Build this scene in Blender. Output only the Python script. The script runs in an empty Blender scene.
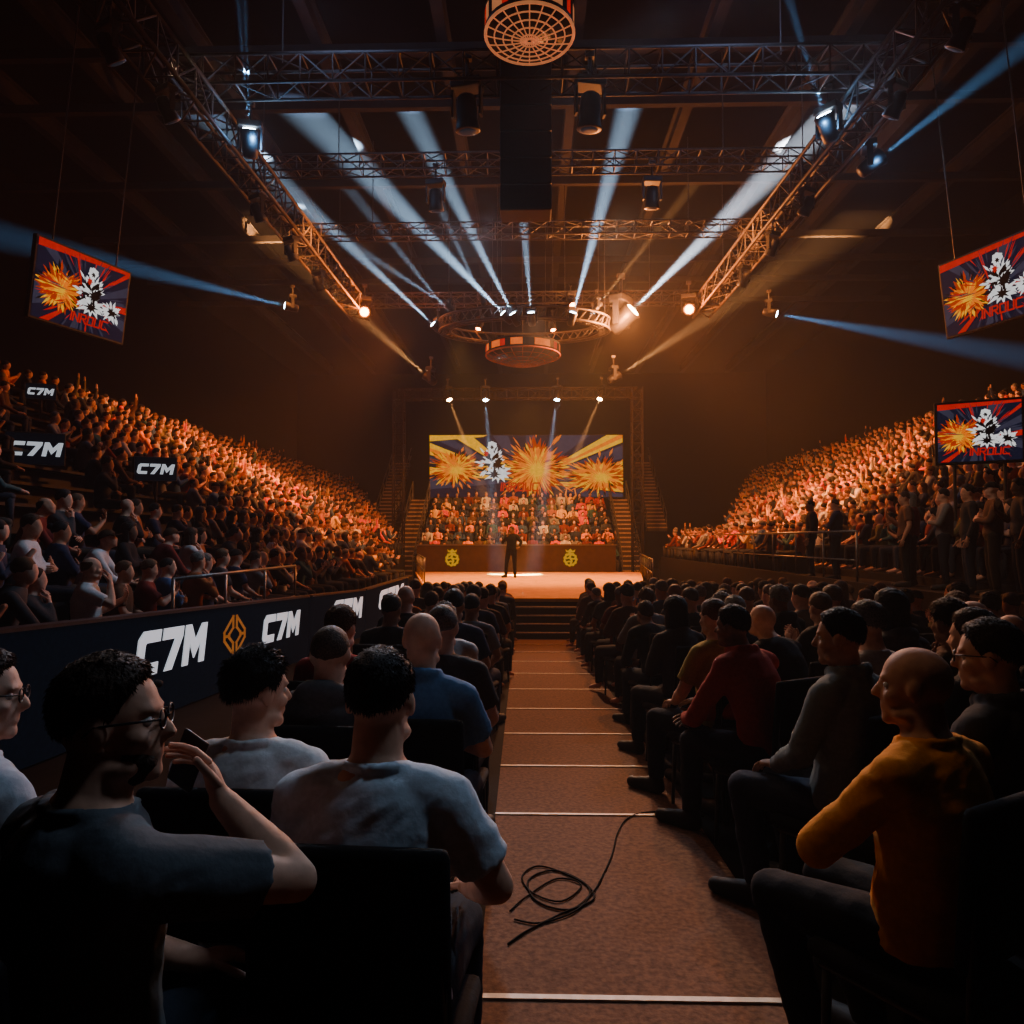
import bpy, bmesh, math, random
import numpy as np
from mathutils import Vector as V, Matrix, noise
R = random.Random(11)
scene = bpy.context.scene
col = scene.collection
rad = math.radians
SLOPE = 0.043
def px(x, y, d): return V(((x-530)*d/720, d, 1.5-(y-540)*d/720))
def fz(d): return -SLOPE*min(d, 16.6)
def lerp(a, b, t): return a+(b-a)*t
def sm(a):
    a = max(0, min(1, a)); return a*a*(3-2*a)
ORD = ['first','second','third','fourth','fifth','sixth','seventh','eighth','ninth','tenth','eleventh','twelfth','thirteenth','fourteenth','fifteenth','sixteenth']

# ------------------------------------------------------------------ materials
def pm(name, c=(.5,.5,.5), rough=.6, metal=0, ns=20, na=.2, src=None, es=0, bump=0, spec=.5, base=True):
    m = bpy.data.materials.new(name); m.use_nodes = True
    nt = m.node_tree; N = nt.nodes; L = nt.links; b = N['Principled BSDF']
    b.inputs['Roughness'].default_value = rough; b.inputs['Metallic'].default_value = metal; b.inputs['Specular IOR Level'].default_value = spec
    tc = N.new('ShaderNodeTexCoord'); nz = N.new('ShaderNodeTexNoise'); nz.inputs['Scale'].default_value = ns
    L.new(tc.outputs['Object'], nz.inputs['Vector'])
    mr = N.new('ShaderNodeMapRange'); mr.inputs['From Min'].default_value = .3; mr.inputs['From Max'].default_value = .7
    mr.inputs['To Min'].default_value = 1-na; mr.inputs['To Max'].default_value = 1+na
    L.new(nz.outputs['Fac'], mr.inputs['Value'])
    sc = N.new('ShaderNodeVectorMath'); sc.operation = 'SCALE'
    if src == 'obj':
        oi = N.new('ShaderNodeObjectInfo'); L.new(oi.outputs['Color'], sc.inputs[0])
    elif src == 'attr':
        at = N.new('ShaderNodeAttribute'); at.attribute_name = 'Col'; L.new(at.outputs['Color'], sc.inputs[0])
    else:
        rg = N.new('ShaderNodeRGB'); rg.outputs[0].default_value = (*c, 1); L.new(rg.outputs[0], sc.inputs[0])
    L.new(mr.outputs['Result'], sc.inputs['Scale'])
    if base: L.new(sc.outputs['Vector'], b.inputs['Base Color'])
    else: b.inputs['Base Color'].default_value = (0,0,0,1)
    if es:
        L.new(sc.outputs['Vector'], b.inputs['Emission Color']); b.inputs['Emission Strength'].default_value = es
        m.cycles.emission_sampling = 'NONE'
    if bump:
        bp = N.new('ShaderNodeBump'); bp.inputs['Strength'].default_value = bump; bp.inputs['Distance'].default_value = .01
        L.new(nz.outputs['Fac'], bp.inputs['Height']); L.new(bp.outputs['Normal'], b.inputs['Normal'])
    return m
M = {}
M['skin'] = pm('skin', rough=.65, ns=30, na=.12, src='obj', spec=.15, bump=.12)
M['hair'] = pm('hair', rough=.7, ns=140, na=.5, src='obj', bump=.5, spec=.2)
M['cloth'] = pm('cloth', rough=.9, ns=60, na=.10, src='obj', bump=.15, spec=.1)
M['shoe'] = pm('shoe_leather', (.012,.012,.012), .7, spec=.2)
M['eyew'] = pm('eye_white', (.5,.48,.45), .3, na=.02)
M['eyed'] = pm('eye_dark', (.02,.015,.01), .15, na=.02)
M['blackp'] = pm('black_plastic', (.008,.008,.009), .5, spec=.25)
M['chair'] = pm('chair_fabric', (.005,.005,.006), .9, ns=60, bump=.2, spec=.1)
M['steel'] = pm('dark_steel', (.03,.027,.025), .45, .6)
M['truss'] = pm('truss_metal', (.040,.034,.030), .55, .3, spec=.3)
M['trussd'] = pm('truss_black', (.018,.014,.012), .6, .2, spec=.2)
M['stair'] = pm('stair_metal', (.02,.013,.009), .6, .1)
M['noz'] = pm('stair_edge', (.25,.17,.11), .6)
M['rail'] = pm('rail_metal', (.13,.12,.11), .4, .7)
M['floor'] = pm('floor_dark', (.006,.0055,.0055), .9, ns=8, bump=.1, spec=.06)
M['aisle'] = pm('aisle_carpet', (.115,.050,.026), .9, ns=40, na=.35, bump=.4, spec=.15)
M['strip'] = pm('strip_paint', (.5,.40,.32), .6)
M['stand'] = pm('stand_concrete', (.010,.008,.008), .85, ns=4, spec=.1)
M['bench'] = pm('bench_plastic', (.010,.008,.009), .6, spec=.2)
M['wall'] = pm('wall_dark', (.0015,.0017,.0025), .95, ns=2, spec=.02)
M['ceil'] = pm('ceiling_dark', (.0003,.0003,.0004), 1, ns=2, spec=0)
M['beam'] = pm('roof_beam_paint', (.011,.010,.0095), .9, ns=3, spec=.05)
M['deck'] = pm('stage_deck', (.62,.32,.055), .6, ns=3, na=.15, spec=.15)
M['fascia'] = pm('stage_fascia', (.010,.009,.009), .7, spec=.15)
M['step'] = pm('step_black', (.014,.012,.011), .7, spec=.2)
M['panel'] = pm('barrier_panel', (.04,.021,.013), .6, ns=5, spec=.12)
M['gold'] = pm('gold_emblem_glow', (1,.50,.0), .6, na=.05, es=.55, spec=.1, base=False)  # crest brightness is put in as emission, not lit by the lamps
M['board'] = pm('board_black', (.0025,.0055,.0105), .9, spec=0, es=.35)
M['edge'] = pm('board_edge', (.03,.034,.04), .5, .3)
M['white_e'] = pm('letter_white', (.75,.82,.9), .5, na=.03, es=.6)
M['orange_d'] = pm('emblem_orange', (.50,.20,.03), .5, na=.15, es=.25)
M['cable'] = pm('cable_rubber', (.003,.003,.003), .8, spec=.05)
def em(name, c, s, base=False): 
    M[name] = pm(name, c, .6, na=.12, ns=6, es=s, base=base, spec=.05); return M[name]
em('s_dark', (.004,.006,.020), .9); em('s_grey', (.030,.030,.055), .9); em('s_yel', (1,.46,.0), .85)
em('s_or', (1,.20,.0), .78); em('s_red', (.75,.05,.0), .5); em('s_white', (.8,.8,.8), .95); em('s_blk', (.002,.002,.003), .5); em('s_txt', (.6,.008,.004), .75)
em('lens_cool', (.6,.8,1), 60); em('lens_warm', (1,.50,.18), 120); em('lens_or', (1,.16,.01), 90); em('lens_off', (.03,.035,.05), .3)
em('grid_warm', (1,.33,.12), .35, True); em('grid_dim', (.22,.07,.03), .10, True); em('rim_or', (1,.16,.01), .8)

# ------------------------------------------------------------------ mesh builder
def frame(a):
    a = a.normalized()
    t = V((0,0,1)) if abs(a.z) < .95 else V((0,1,0))
    u = t.cross(a).normalized(); v = a.cross(u); return u, v
class MB:
    def __init__(s): s.v=[]; s.f=[]; s.m=[]; s.vm=[]
    def add(s, vs, fs, m=0):
        b=len(s.v); s.v.extend([tuple(p) for p in vs]); s.vm.extend([m]*len(vs))
        for f in fs: s.f.append(tuple(i+b for i in f)); s.m.append(m)
    def loft(s, rings, m=0, cap=True):
        n=len(rings[0]); vs=[p for r in rings for p in r]; fs=[]
        for i in range(len(rings)-1):
            for j in range(n):
                k=(j+1)%n; fs.append((i*n+j,i*n+k,(i+1)*n+k,(i+1)*n+j))
        if cap:
            fs.append(tuple(reversed(range(n)))); b=(len(rings)-1)*n; fs.append(tuple(range(b,b+n)))
        s.add(vs,fs,m)
    def ring(s,c,u,v,ru,rv,n): return [c+u*(ru*math.cos(2*math.pi*j/n))+v*(rv*math.sin(2*math.pi*j/n)) for j in range(n)]
    def tube(s,p0,p1,r0,r1=None,n=8,m=0):
        r1=r0 if r1 is None else r1; p0=V(p0);p1=V(p1); u,v=frame(p1-p0)
        s.loft([s.ring(p0,u,v,r0,r0,n),s.ring(p1,u,v,r1,r1,n)],m)
    def cap(s,p0,p1,r0,r1,n=12,m=0,flat=False):
        p0=V(p0);p1=V(p1); a=(p1-p0).normalized(); u,v=frame(a); rs=[]
        for t in (-.95,-.75,-.4,0): rs.append(s.ring(p0+a*(r0*t),u,v,r0*math.sqrt(1-t*t),r0*math.sqrt(1-t*t),n))
        if flat: rs.append(s.ring(p1,u,v,r1,r1,n))
        else:
            for t in (0,.4,.75,.95): rs.append(s.ring(p1+a*(r1*t),u,v,r1*math.sqrt(1-t*t),r1*math.sqrt(1-t*t),n))
        s.loft(rs,m)
    def path(s,pts,r,n=6,m=0):
        pts=[V(p) for p in pts]; rs=[]
        for i,p in enumerate(pts):
            a=(pts[min(i+1,len(pts)-1)]-pts[max(i-1,0)])
            u,v=frame(a); rs.append(s.ring(p,u,v,r,r,n))
        s.loft(rs,m)
    def torus(s,c,rx,ry,r,n=48,k=6,m=0,nrm=None):
        vs=[];fs=[]
        for i in range(n):
            a=2*math.pi*i/n; d=V((math.cos(a),math.sin(a),0)); p=V(c)+V((rx*d.x,ry*d.y,0))
            for j in range(k):
                b=2*math.pi*j/k; vs.append(p+d*(r*math.cos(b))+V((0,0,r*math.sin(b))))
        for i in range(n):
            for j in range(k): fs.append((i*k+j,((i+1)%n)*k+j,((i+1)%n)*k+(j+1)%k,i*k+(j+1)%k))
        s.add(vs,fs,m)
    def ell(s,c,r,H=None,n=16,k=10,m=0):
        rs=[]
        for i in range(k+1):
            e=-math.pi/2*.96+math.pi*.96*i/k; rr=[]
            for j in range(n):
                a=2*math.pi*j/n; p=V((c[0]+r[0]*math.cos(e)*math.cos(a),c[1]+r[1]*math.cos(e)*math.sin(a),c[2]+r[2]*math.sin(e)))
                rr.append(H@p if H else p)
            rs.append(rr)
        s.loft(rs,m)
    def box(s,c,sz,H=None,m=0):
        c=V(c); vs=[]
        for z in (-.5,.5):
            for x,y in ((-.5,-.5),(.5,-.5),(.5,.5),(-.5,.5)):
                p=V((x*sz[0],y*sz[1],z*sz[2])); vs.append(c+(H@p if H else p))
        s.add(vs,[(3,2,1,0),(4,5,6,7),(0,1,5,4),(1,2,6,5),(2,3,7,6),(3,0,4,7)],m)
    def rbox(s,c,sz,b=.02,H=None,m=0,seg=2):
        bm=bmesh.new(); bmesh.ops.create_cube(bm,size=1)
        for v in bm.verts: v.co=V((v.co.x*sz[0],v.co.y*sz[1],v.co.z*sz[2]))
        bmesh.ops.bevel(bm,geom=list(bm.edges),offset=b,segments=seg,affect='EDGES',profile=.5)
        bm.verts.index_update(); c=V(c)
        s.add([c+(H@v.co if H else v.co) for v in bm.verts],[tuple(v.index for v in f.verts) for f in bm.faces],m); bm.free()
    def hexa(s,b4,t4,m=0):
        s.add(list(b4)+list(t4),[(3,2,1,0),(4,5,6,7),(0,1,5,4),(1,2,6,5),(2,3,7,6),(3,0,4,7)],m)
    def mesh(s,name):
        me=bpy.data.meshes.new(name); me.from_pydata(s.v,[],s.f); return me
    def fin(s,name,mats,smooth=False):
        me=s.mesh(name)
        for m in (mats if isinstance(mats,(list,tuple)) else [mats]): me.materials.append(M[m] if isinstance(m,str) else m)
        if len(me.materials)>1: me.polygons.foreach_set('material_index',s.m)
        if smooth: me.polygons.foreach_set('use_smooth',[True]*len(me.polygons))
        me.update(); return me
    def build(s,name,mats,parent=None,smooth=False,loc=None):
        return put(name,s.fin(name,mats,smooth),parent,loc)
def put(name,me,parent=None,loc=None,mat=None,color=None):
    o=bpy.data.objects.new(name,me); col.objects.link(o)
    if parent is not None: o.parent=parent
    if loc is not None: o.location=loc
    if mat is not None: o.matrix_local=mat
    if color is not None: o.color=(*color,1)
    return o
def tag(o,label,cat,group=None,kind=None):
    o['label']=label; o['category']=cat
    if group: o['group']=group
    if kind: o['kind']=kind
    return o
def empty(name,loc,label,cat,group=None):
    o=bpy.data.objects.new(name,None); col.objects.link(o); o.location=loc; o.empty_display_size=.2
    return tag(o,label,cat,group)
def struct(o): o['kind']='structure'; return o
def cables(t,segs,r=.013):
    for a,c in segs:
        b=MB(); b.tube(a,c,r,r,5); b.build('hanging_cable','steel',t)

# ------------------------------------------------------------------ people
def remesh(mb,vox,it=2,wr=0,wf=9.0,seed=0):
    me=mb.mesh('tmp'); ob=bpy.data.objects.new('tmp',me); col.objects.link(ob)
    r=ob.modifiers.new('r','REMESH'); r.mode='VOXEL'; r.voxel_size=vox
    s=ob.modifiers.new('s','SMOOTH'); s.factor=.5; s.iterations=it
    dg=bpy.context.evaluated_depsgraph_get()
    out=bpy.data.meshes.new_from_object(ob.evaluated_get(dg))
    bpy.data.objects.remove(ob); bpy.data.meshes.remove(me)
    out.materials.clear()
    if wr:
        N=len(out.vertices); nv=np.empty(N*3,np.float32); out.vertices.foreach_get('normal',nv); nv=nv.reshape(-1,3)
        co=np.empty(N*3,np.float32); out.vertices.foreach_get('co',co); co=co.reshape(-1,3)
        w=np.empty(N,np.float32)
        for i in range(N):
            x,y,z=co[i]; q=V((x*wf*.9+seed*3.1+z*3,y*wf*.9,z*wf*1.1-x*5))
            w[i]=noise.noise(q)*.7+.5*(1-2*abs(noise.noise(V((q.x*1.2,q.y*1.2,q.z*2.2)))))-.1
        out.vertices.foreach_set('co',(co+nv*(wr*w)[:,None]).ravel())
    out.polygons.foreach_set('use_smooth',[True]*len(out.polygons)); out.update()
    return out
def with_extra(me,mb):
    b=MB(); b.v=[tuple(v.co) for v in me.vertices]; b.vm=[0]*len(b.v); b.f=[tuple(p.vertices) for p in me.polygons]; b.m=[0]*len(b.f)
    b.add(mb.v,mb.f); return b
def arms(kind):
    A={}
    if kind=='lap': A=dict(elR=(.25,.05,.75),wrR=(.13,.28,.63),hdR=(-.25,1,-.1),pnR=(0,-.1,-1),elL=(-.25,.05,.75),wrL=(-.11,.27,.64),hdL=(.3,1,-.1),pnL=(0,-.1,-1))
    if kind=='cross': A=dict(elR=(.25,.08,.76),wrR=(.01,.19,.82),hdR=(-1,0,.15),pnR=(0,-1,0),elL=(-.25,.08,.76),wrL=(.0,.23,.77),hdL=(1,-.1,.05),pnL=(0,-1,0))
    if kind=='chin': A=dict(elR=(.2,.22,.78),wrR=(.06,.19,1.0),hdR=(-.3,-.25,1),pnR=(-.6,-.8,0),elL=(-.24,.08,.76),wrL=(-.02,.26,.72),hdL=(1,.3,.05),pnL=(0,-.6,-.8))
    if kind=='clap': A=dict(elR=(.25,.12,.78),wrR=(.045,.29,.92),hdR=(-.12,.55,.8),pnR=(-1,0,0),elL=(-.25,.12,.78),wrL=(-.045,.29,.92),hdL=(.12,.55,.8),pnL=(1,0,0))
    if kind=='knees': A=dict(elR=(.2,.34,.66),wrR=(.05,.54,.62),hdR=(-.5,.8,-.3),pnR=(-.8,-.3,-.3),elL=(-.2,.34,.66),wrL=(-.05,.55,.61),hdL=(.5,.7,-.3),pnL=(.8,-.3,-.3))
    if kind=='phone': A=dict(elR=(.22,.16,.80),wrR=(.06,.33,.97),hdR=(-.2,.2,1),pnR=(0,-1,.1),elL=(-.24,.1,.77),wrL=(-.04,.31,.90),hdL=(.4,.3,.8),pnL=(.3,-1,.1))
    return A
def seated(arm='lap',lean=0,hy=0,hp=0,spread=.13,feet=0,**kw):
    J=dict(pel=(0,0,.53),waist=(0,-.025,.70),chest=(0,-.03,.89),neckb=(0,-.02,1.065),head=(0,.015,1.207),shR=(.175,-.03,.985),shL=(-.175,-.03,.985))
    J={k:V(v) for k,v in J.items()}
    rot=Matrix.Rotation(-lean,3,'X'); p0=J['pel'].copy()
    for k in J: J[k]=p0+rot@(J[k]-p0)
    if lean: J['head']+=V((0,-.02,0.01))
    a=arms(arm)
    J.update({k:V(v) for k,v in a.items()})
    for s,n in ((1,'R'),(-1,'L')):
        J['hip'+n]=V((s*.09,0,.525)); J['kn'+n]=V((s*spread,.43,.51)); J['an'+n]=V((s*(spread+.01),.43+feet,.085)); J['toe'+n]=V((s*(spread+.04),.60+feet,.035))
    J['hy']=rad(hy); J['hp']=rad(hp)
    J.update({k:(V(v) if isinstance(v,tuple) else v) for k,v in kw.items()})
    return J
def standing(hy=0,hp=0,**kw):
    J=dict(pel=(0,0,.95),waist=(0,-.015,1.10),chest=(0,-.02,1.28),neckb=(0,-.02,1.455),head=(0,.015,1.60),shR=(.182,-.03,1.385),shL=(-.182,-.03,1.385),
      elR=(.25,-.04,1.11),wrR=(.25,.06,.87),hdR=(0,.25,-1),pnR=(-1,0,0),elL=(-.25,-.04,1.11),wrL=(-.25,.06,.87),hdL=(0,.25,-1),pnL=(1,0,0),
      hipR=(.09,0,.92),hipL=(-.09,0,.92),knR=(.11,.02,.50),knL=(-.11,.02,.50),anR=(.12,-.02,.085),anL=(-.12,-.02,.085),toeR=(.16,.15,.035),toeL=(-.16,.15,.035))
    J={k:V(v) for k,v in J.items()}; J['hy']=rad(hy); J['hp']=rad(hp)
    J.update({k:(V(v) if isinstance(v,tuple) else v) for k,v in kw.items()})
    return J
def headM(J): return Matrix.Translation(J['head'])@Matrix.Rotation(J['hy'],4,'Z')@Matrix.Rotation(J['hp'],4,'X')
def torso(mb,J,o=0,neck=True,n=18,m=0,fat=1):
    u=(J['shR']-J['shL']).normalized(); up=lerp(J['chest'],J['neckb'],.60); trap=lerp(J['chest'],J['neckb'],.88)
    secs=[(J['pel']+V((0,0,-.07)),.135,.10),(J['pel'],.165*fat,.122*fat),(J['waist'],.148*fat,.112*fat),(J['chest'],.168*lerp(1,fat,.5),.122*lerp(1,fat,.5)),(up,.162,.100),(trap,.105,.080)]
    if neck: secs.append((J['neckb']+V((0,.003,.02)),.064,.066))
    rs=[]
    for i,(c,a,b) in enumerate(secs):
        q0=secs[max(0,i-1)][0]; q1=secs[min(len(secs)-1,i+1)][0]; ax=(q1-q0).normalized(); v=ax.cross(u).normalized()
        rs.append(mb.ring(c,u,v,a+o,b+o,n))
    mb.loft(rs,m)
def head_mb(mb,H,n=18,k=12,m=0,full=True):
    mb.ell((0,-.012,.03),(.076,.094,.088),H,n,k,m)
    mb.ell((0,.026,-.035),(.057,.058,.080),H,n,k,m)
    if full:
        mb.ell((0,.062,-.092),(.026,.022,.022),H,10,8,m)
        mb.cap(H@V((0,.080,.014)),H@V((0,.098,-.024)),.009,.0145,8,m)
        mb.ell((0,.073,.026),(.05,.014,.011),H,12,8,m)
        mb.ell((0,.077,-.056),(.024,.011,.008),H,10,6,m); mb.ell((0,.075,-.066),(.02,.011,.008),H,10,6,m)
        for s in (-1,1):
            mb.ell((s*.079,-.008,-.004),(.009,.021,.033),H,10,8,m)
            mb.ell((s*.042,.05,-.025),(.022,.026,.022),H,10,8,m)
            mb.ell((s*.05,.02,-.075),(.02,.035,.02),H,10,8,m)
def hand(mb,w,hd,pn,right,m=0,n=6,curl=.35):
    w=V(w); hd=V(hd).normalized(); pn=V(pn); pn=(pn-hd*pn.dot(hd)).normalized(); sd=hd.cross(pn)*(1 if right else -1)
    for i,(ln,of) in enumerate(((.068,.027),(.076,.009),(.070,-.009),(.055,-.026))):
        p=w+hd*.078+sd*of; d=hd+sd*(of*2.0); r=.0088-.0006*i
        for k,f in enumerate((.45,.32,.25)):
            d=(d.normalized()+pn*(curl*(1+.15*i))).normalized(); q=p+d*(ln*f+.004); mb.cap(p,q,r,r*.92,n,m); p=q; r*=.92
    p=w+hd*.028+sd*.026; d=(hd*.7+sd*.75+pn*.3).normalized()
    for k in range(2):
        q=p+d*.036; mb.cap(p,q,.0105-.001*k,.0095-.001*k,n,m); p=q; d=(d+hd*.35+pn*.15).normalized()
def palm(mb,w,hd,pn,right):
    w=V(w); hd=V(hd).normalized(); pn=V(pn); pn=(pn-hd*pn.dot(hd)).normalized(); sd=hd.cross(pn)*(1 if right else -1)
    H=Matrix((sd,hd,pn)).transposed().to_4x4(); H.translation=w
    mb.ell((0,.045,0),(.040,.052,.017),H,12,8); mb.ell((.018,.03,.008),(.016,.03,.014),H,8,6)
def proto(J,vox,sleeve='long',wr=.004,seed=0,fat=1.0,hood=False,collar=False,shoes=True,tee=False):
    P={}; H=headM(J); P['H']=H; b=MB()
    torso(b,J,0,True,fat=fat); b.cap(lerp(J['chest'],J['neckb'],.8),H@V((0,-.018,-.045)),.066,.060,14); head_mb(b,H)
    for s in 'RL':
        b.cap(J['sh'+s],J['el'+s],.056,.041); b.ell(J['sh'+s],(.060,.060,.058),None,12,8); b.cap(J['el'+s],lerp(J['el'+s],J['wr'+s],.35),.041,.043); b.cap(lerp(J['el'+s],J['wr'+s],.3),J['wr'+s],.043,.027)
        palm(b,J['wr'+s],J['hd'+s],J['pn'+s],s=='R')
        b.cap(J['hip'+s],J['kn'+s],.088,.058); b.cap(J['kn'+s],J['an'+s],.057,.036); b.cap(J['an'+s],J['toe'+s]+V((0,0,.01)),.038,.026)
    me=remesh(b,vox,2 if vox<.012 else 1)
    f=MB()
    for s in 'RL': hand(f,J['wr'+s],J['hd'+s],J['pn'+s],s=='R',curl=J.get('curl'+s,.35))
    bb=with_extra(me,f); bpy.data.meshes.remove(me); P['body']=bb.fin('body','skin',True)
    c=MB(); torso(c,J,.014,False,fat=fat)
    nb=J['neckb']; c.cap(lerp(J['chest'],nb,.85),nb+V((0,.0,.006)),.084,.076,14,flat=True)
    for s in 'RL':
        c.ell(J['sh'+s],(.073,.072,.068),None,12,8)
        c.cap(lerp(J['sh'+s],lerp(J['chest'],nb,.8),.4),J['sh'+s],.074,.068)
        c.cap(lerp(J['sh'+s],nb,.75)+V((0,-.005,-.025)),J['sh'+s]+V((0,0,.01)),.060,.058)
        if sleeve=='short': c.cap(J['sh'+s],lerp(J['sh'+s],J['el'+s],.74),.070,.068,flat=True)
        else:
            c.cap(J['sh'+s],J['el'+s],.068,.055); c.cap(J['el'+s],lerp(J['el'+s],J['wr'+s],.93),.056,.038,flat=True)
    if hood: c.ell(nb+V((0,-.075,.0)),(.115,.05,.06),None,14,8)
    if hood or collar:
        for k in range(14):
            a=2*math.pi*k/14; c.ell(nb+V((.076*math.cos(a),.074*math.sin(a)-.005,.012-.012*math.sin(a))),(.022,.022,.03 if collar else .02),None,8,6)
    else:
        for k in range(18):
            a=2*math.pi*k/18; c.ell(nb+V((.075*math.cos(a),.074*math.sin(a),.004-.010*math.sin(a))),(.014,.014,.011),None,8,6)
    P['shirt']=remesh(c,vox*1.2,2,wr,9,seed); P['shirt'].materials.append(M['cloth'])
    t=MB(); t.ell(J['pel']+V((0,0,-.02)),(.175*fat,.13*fat,.11),None,16,10)
    for s in 'RL':
        t.cap(J['hip'+s],J['kn'+s],.101,.071); t.cap(J['kn'+s],lerp(J['kn'+s],J['an'+s],.94),.070,.056,flat=True)
    P['trousers']=remesh(t,vox*1.5,2,wr,8,seed+5); P['trousers'].materials.append(M['cloth'])
    if shoes:
      for s in 'RL':
        q=MB(); a=J['an'+s]; to=J['toe'+s]; d=(to-a); d.z=0; d.normalize()
        q.cap(a+V((0,0,.01)),a-d*.02+V((0,0,-.04)),.05,.045); q.cap(a-d*.02+V((0,0,-.04)),to+d*.04+V((0,0,.005)),.045,.04); q.cap(a+V((0,0,-.01)),to+V((0,0,.012)),.045,.038)
        me=remesh(q,max(vox,.012),1)
        for v in me.vertices: v.co.z=max(v.co.z,.004)
        P['shoe'+s]=me; me.materials.append(M['shoe'])
    return P
def interp(a,xs,ys): return float(np.interp(a,xs,ys))
def hair_mesh(style,tufts=0):
    b=MB(); n=56;k=40; rs=[]
    RH=random.Random(3)
    def surf(d,az):
        a=az if az<=math.pi else 2*math.pi-az
        if style=='cap': t=interp(a,[0,1.5,3.14],[.30,.08,-.15])
        elif style=='balding': t=interp(a,[0,.8,1.3,1.6,2.0,3.14],[2,2,1.2,-.12,-.5,-.8])
        else: t=interp(a,[0,.55,.95,1.3,1.6,2.0,3.14],[.50,.44,.16,-.40,-.18,-.50,-.66])
        t+=.05*noise.noise(V((math.sin(az)*5,math.cos(az)*5,.3)))
        s=sm((d.z-t)/(.06 if style=='cap' else .26))
        th={'short':.004+.016*max(0,d.z),'buzz':.003,'messy':.008+.019*max(0,d.z),'long':.018+.01*max(0,d.z),'bun':.010,'cap':.014,'balding':.0045}[style]
        if style=='balding': s*=sm((.62-d.z)/.15) if a>1.3 else 0
        nz=noise.noise(d*6+V((3,1,2)))*.22+noise.noise(V((d.x*24,d.y*24,d.z*7)))*.22
        if style=='messy': nz*=1.7
        if style in('buzz','cap','balding'): nz=0
        o=s*th*(1+nz)-(1-s)*.012
        return V((d.x*(.076+o),-.012+d.y*(.094+o),.03+d.z*(.088+o))),s
    for i in range(k+1):
        e=-math.pi/2*.98+math.pi*.98*i/k; rr=[]
        for j in range(n):
            az=2*math.pi*j/n
            d=V((math.cos(e)*math.sin(az),math.cos(e)*math.cos(az),math.sin(e)))
            rr.append(surf(d,az)[0])
        rs.append(list(reversed(rr)))
    b.loft(rs)
    for q in range(tufts):
        z=RH.uniform(-.75,1); az=RH.uniform(0,2*math.pi); r=math.sqrt(1-z*z); d=V((r*math.sin(az),r*math.cos(az),z))
        p,s=surf(d,az)
        if s<.25: continue
        flow=V((d.x*.5,.35 if d.y>.1 and z>.4 else -.25,-.75-.2*abs(d.x))) if z<.75 else V((d.x*1.2+RH.uniform(-.3,.3),.6,-.1))
        flow=(flow-d*flow.dot(d)).normalized()
        dr=(flow+d*(RH.uniform(.15,.5) if style=='short' else RH.uniform(.25,.8))+V((RH.uniform(-.25,.25),RH.uniform(-.25,.25),0))).normalized()
        L=(.014 if style=='short' else .022)*RH.uniform(.6,1.3)*(.5+.5*s); u,v=frame(dr); w=.0022
        p=p-d*.003
        b.add([p+u*w,p-u*w*.5+v*w*.87,p-u*w*.5-v*w*.87,p+dr*L],[(0,1,3),(1,2,3),(2,0,3)])
    if style=='long':
        b.ell((0,-.075,-.075),(.085,.045,.17)); 
        for s in(-1,1): b.ell((s*.078,-.03,-.06),(.022,.045,.12))
    if style=='bun': b.ell((0,-.115,.06),(.038,.036,.038))
    if style=='cap':
        vs=[]
        for z in(.044,.052):
            for j in range(9):
                a=-1.1+2.2*j/8; vs.append((math.sin(a)*.08,math.cos(a)*.09-.005,z)); vs.append((math.sin(a)*.082,math.cos(a)*.10+.065*math.cos(a*1.2),z-.012))
        fs=[]
        for j in range(8): fs+= [(2*j,2*j+1,2*j+3,2*j+2),(18+2*j+2,18+2*j+3,18+2*j+1,18+2*j),(2*j+1,18+2*j+1,18+2*j+3,2*j+3)]
        b.add(vs,fs)
    return b.fin('hair','cloth' if style=='cap' else 'hair',True)
def beard_mesh():
    b=MB(); n=40;k=26; rs=[]
    for i in range(k+1):
        e=-math.pi/2*.98+math.pi*.98*i/k; rr=[]
        for j in range(n):
            az=2*math.pi*j/n; d=V((math.cos(e)*math.sin(az),math.cos(e)*math.cos(az),math.sin(e)))
            s=sm((-.34-d.z+.35*abs(d.x))/.25)*sm((d.y+.3)/.3); o=s*.004-(1-s)*.014
            rr.append(V((d.x*(.058+o),.027+d.y*(.058+o),-.035+d.z*(.079+o))))
        rs.append(list(reversed(rr)))
    b.loft(rs); return b.fin('beard','hair',True)
def glasses_mesh():
    b=MB()
    for s in(-1,1):
        b.path([(s*.033+.023*math.cos(a),.094,.006+.018*math.sin(a)) for a in [2*math.pi*i/16 for i in range(17)]],.0022)
        b.path([(s*.056,.093,.01),(s*.076,.06,.012),(s*.084,-.01,.012),(s*.082,-.03,-.004)],.0024)
    b.path([(-.011,.096,.008),(0,.1,.011),(.011,.096,.008)],.002)
    return b.fin('glasses','blackp',True)
def eye_mesh():
    b=MB(); b.ell((0,0,0),(.0125,.0125,.0125),None,14,10); b.ell((0,.0075,0),(.006,.0062,.006),None,10,8,1)
    return b.fin('eye',['eyew','eyed'],True)
HAIR={s:hair_mesh(s) for s in('short','buzz','messy','long','bun','cap','balding')}
HAIR['shortd']=hair_mesh('short',3600); HAIR['messyd']=hair_mesh('messy',3000)
BEARD=beard_mesh(); GLS=glasses_mesh(); EYE=eye_mesh()
SKINS=[(.50,.27,.18),(.42,.22,.14),(.30,.15,.09),(.55,.32,.23),(.16,.08,.05),(.46,.26,.18)]
HAIRC=[(.012,.009,.008),(.02,.012,.008),(.04,.02,.01),(.008,.007,.007),(.09,.045,.02),(.12,.11,.10)]
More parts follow.
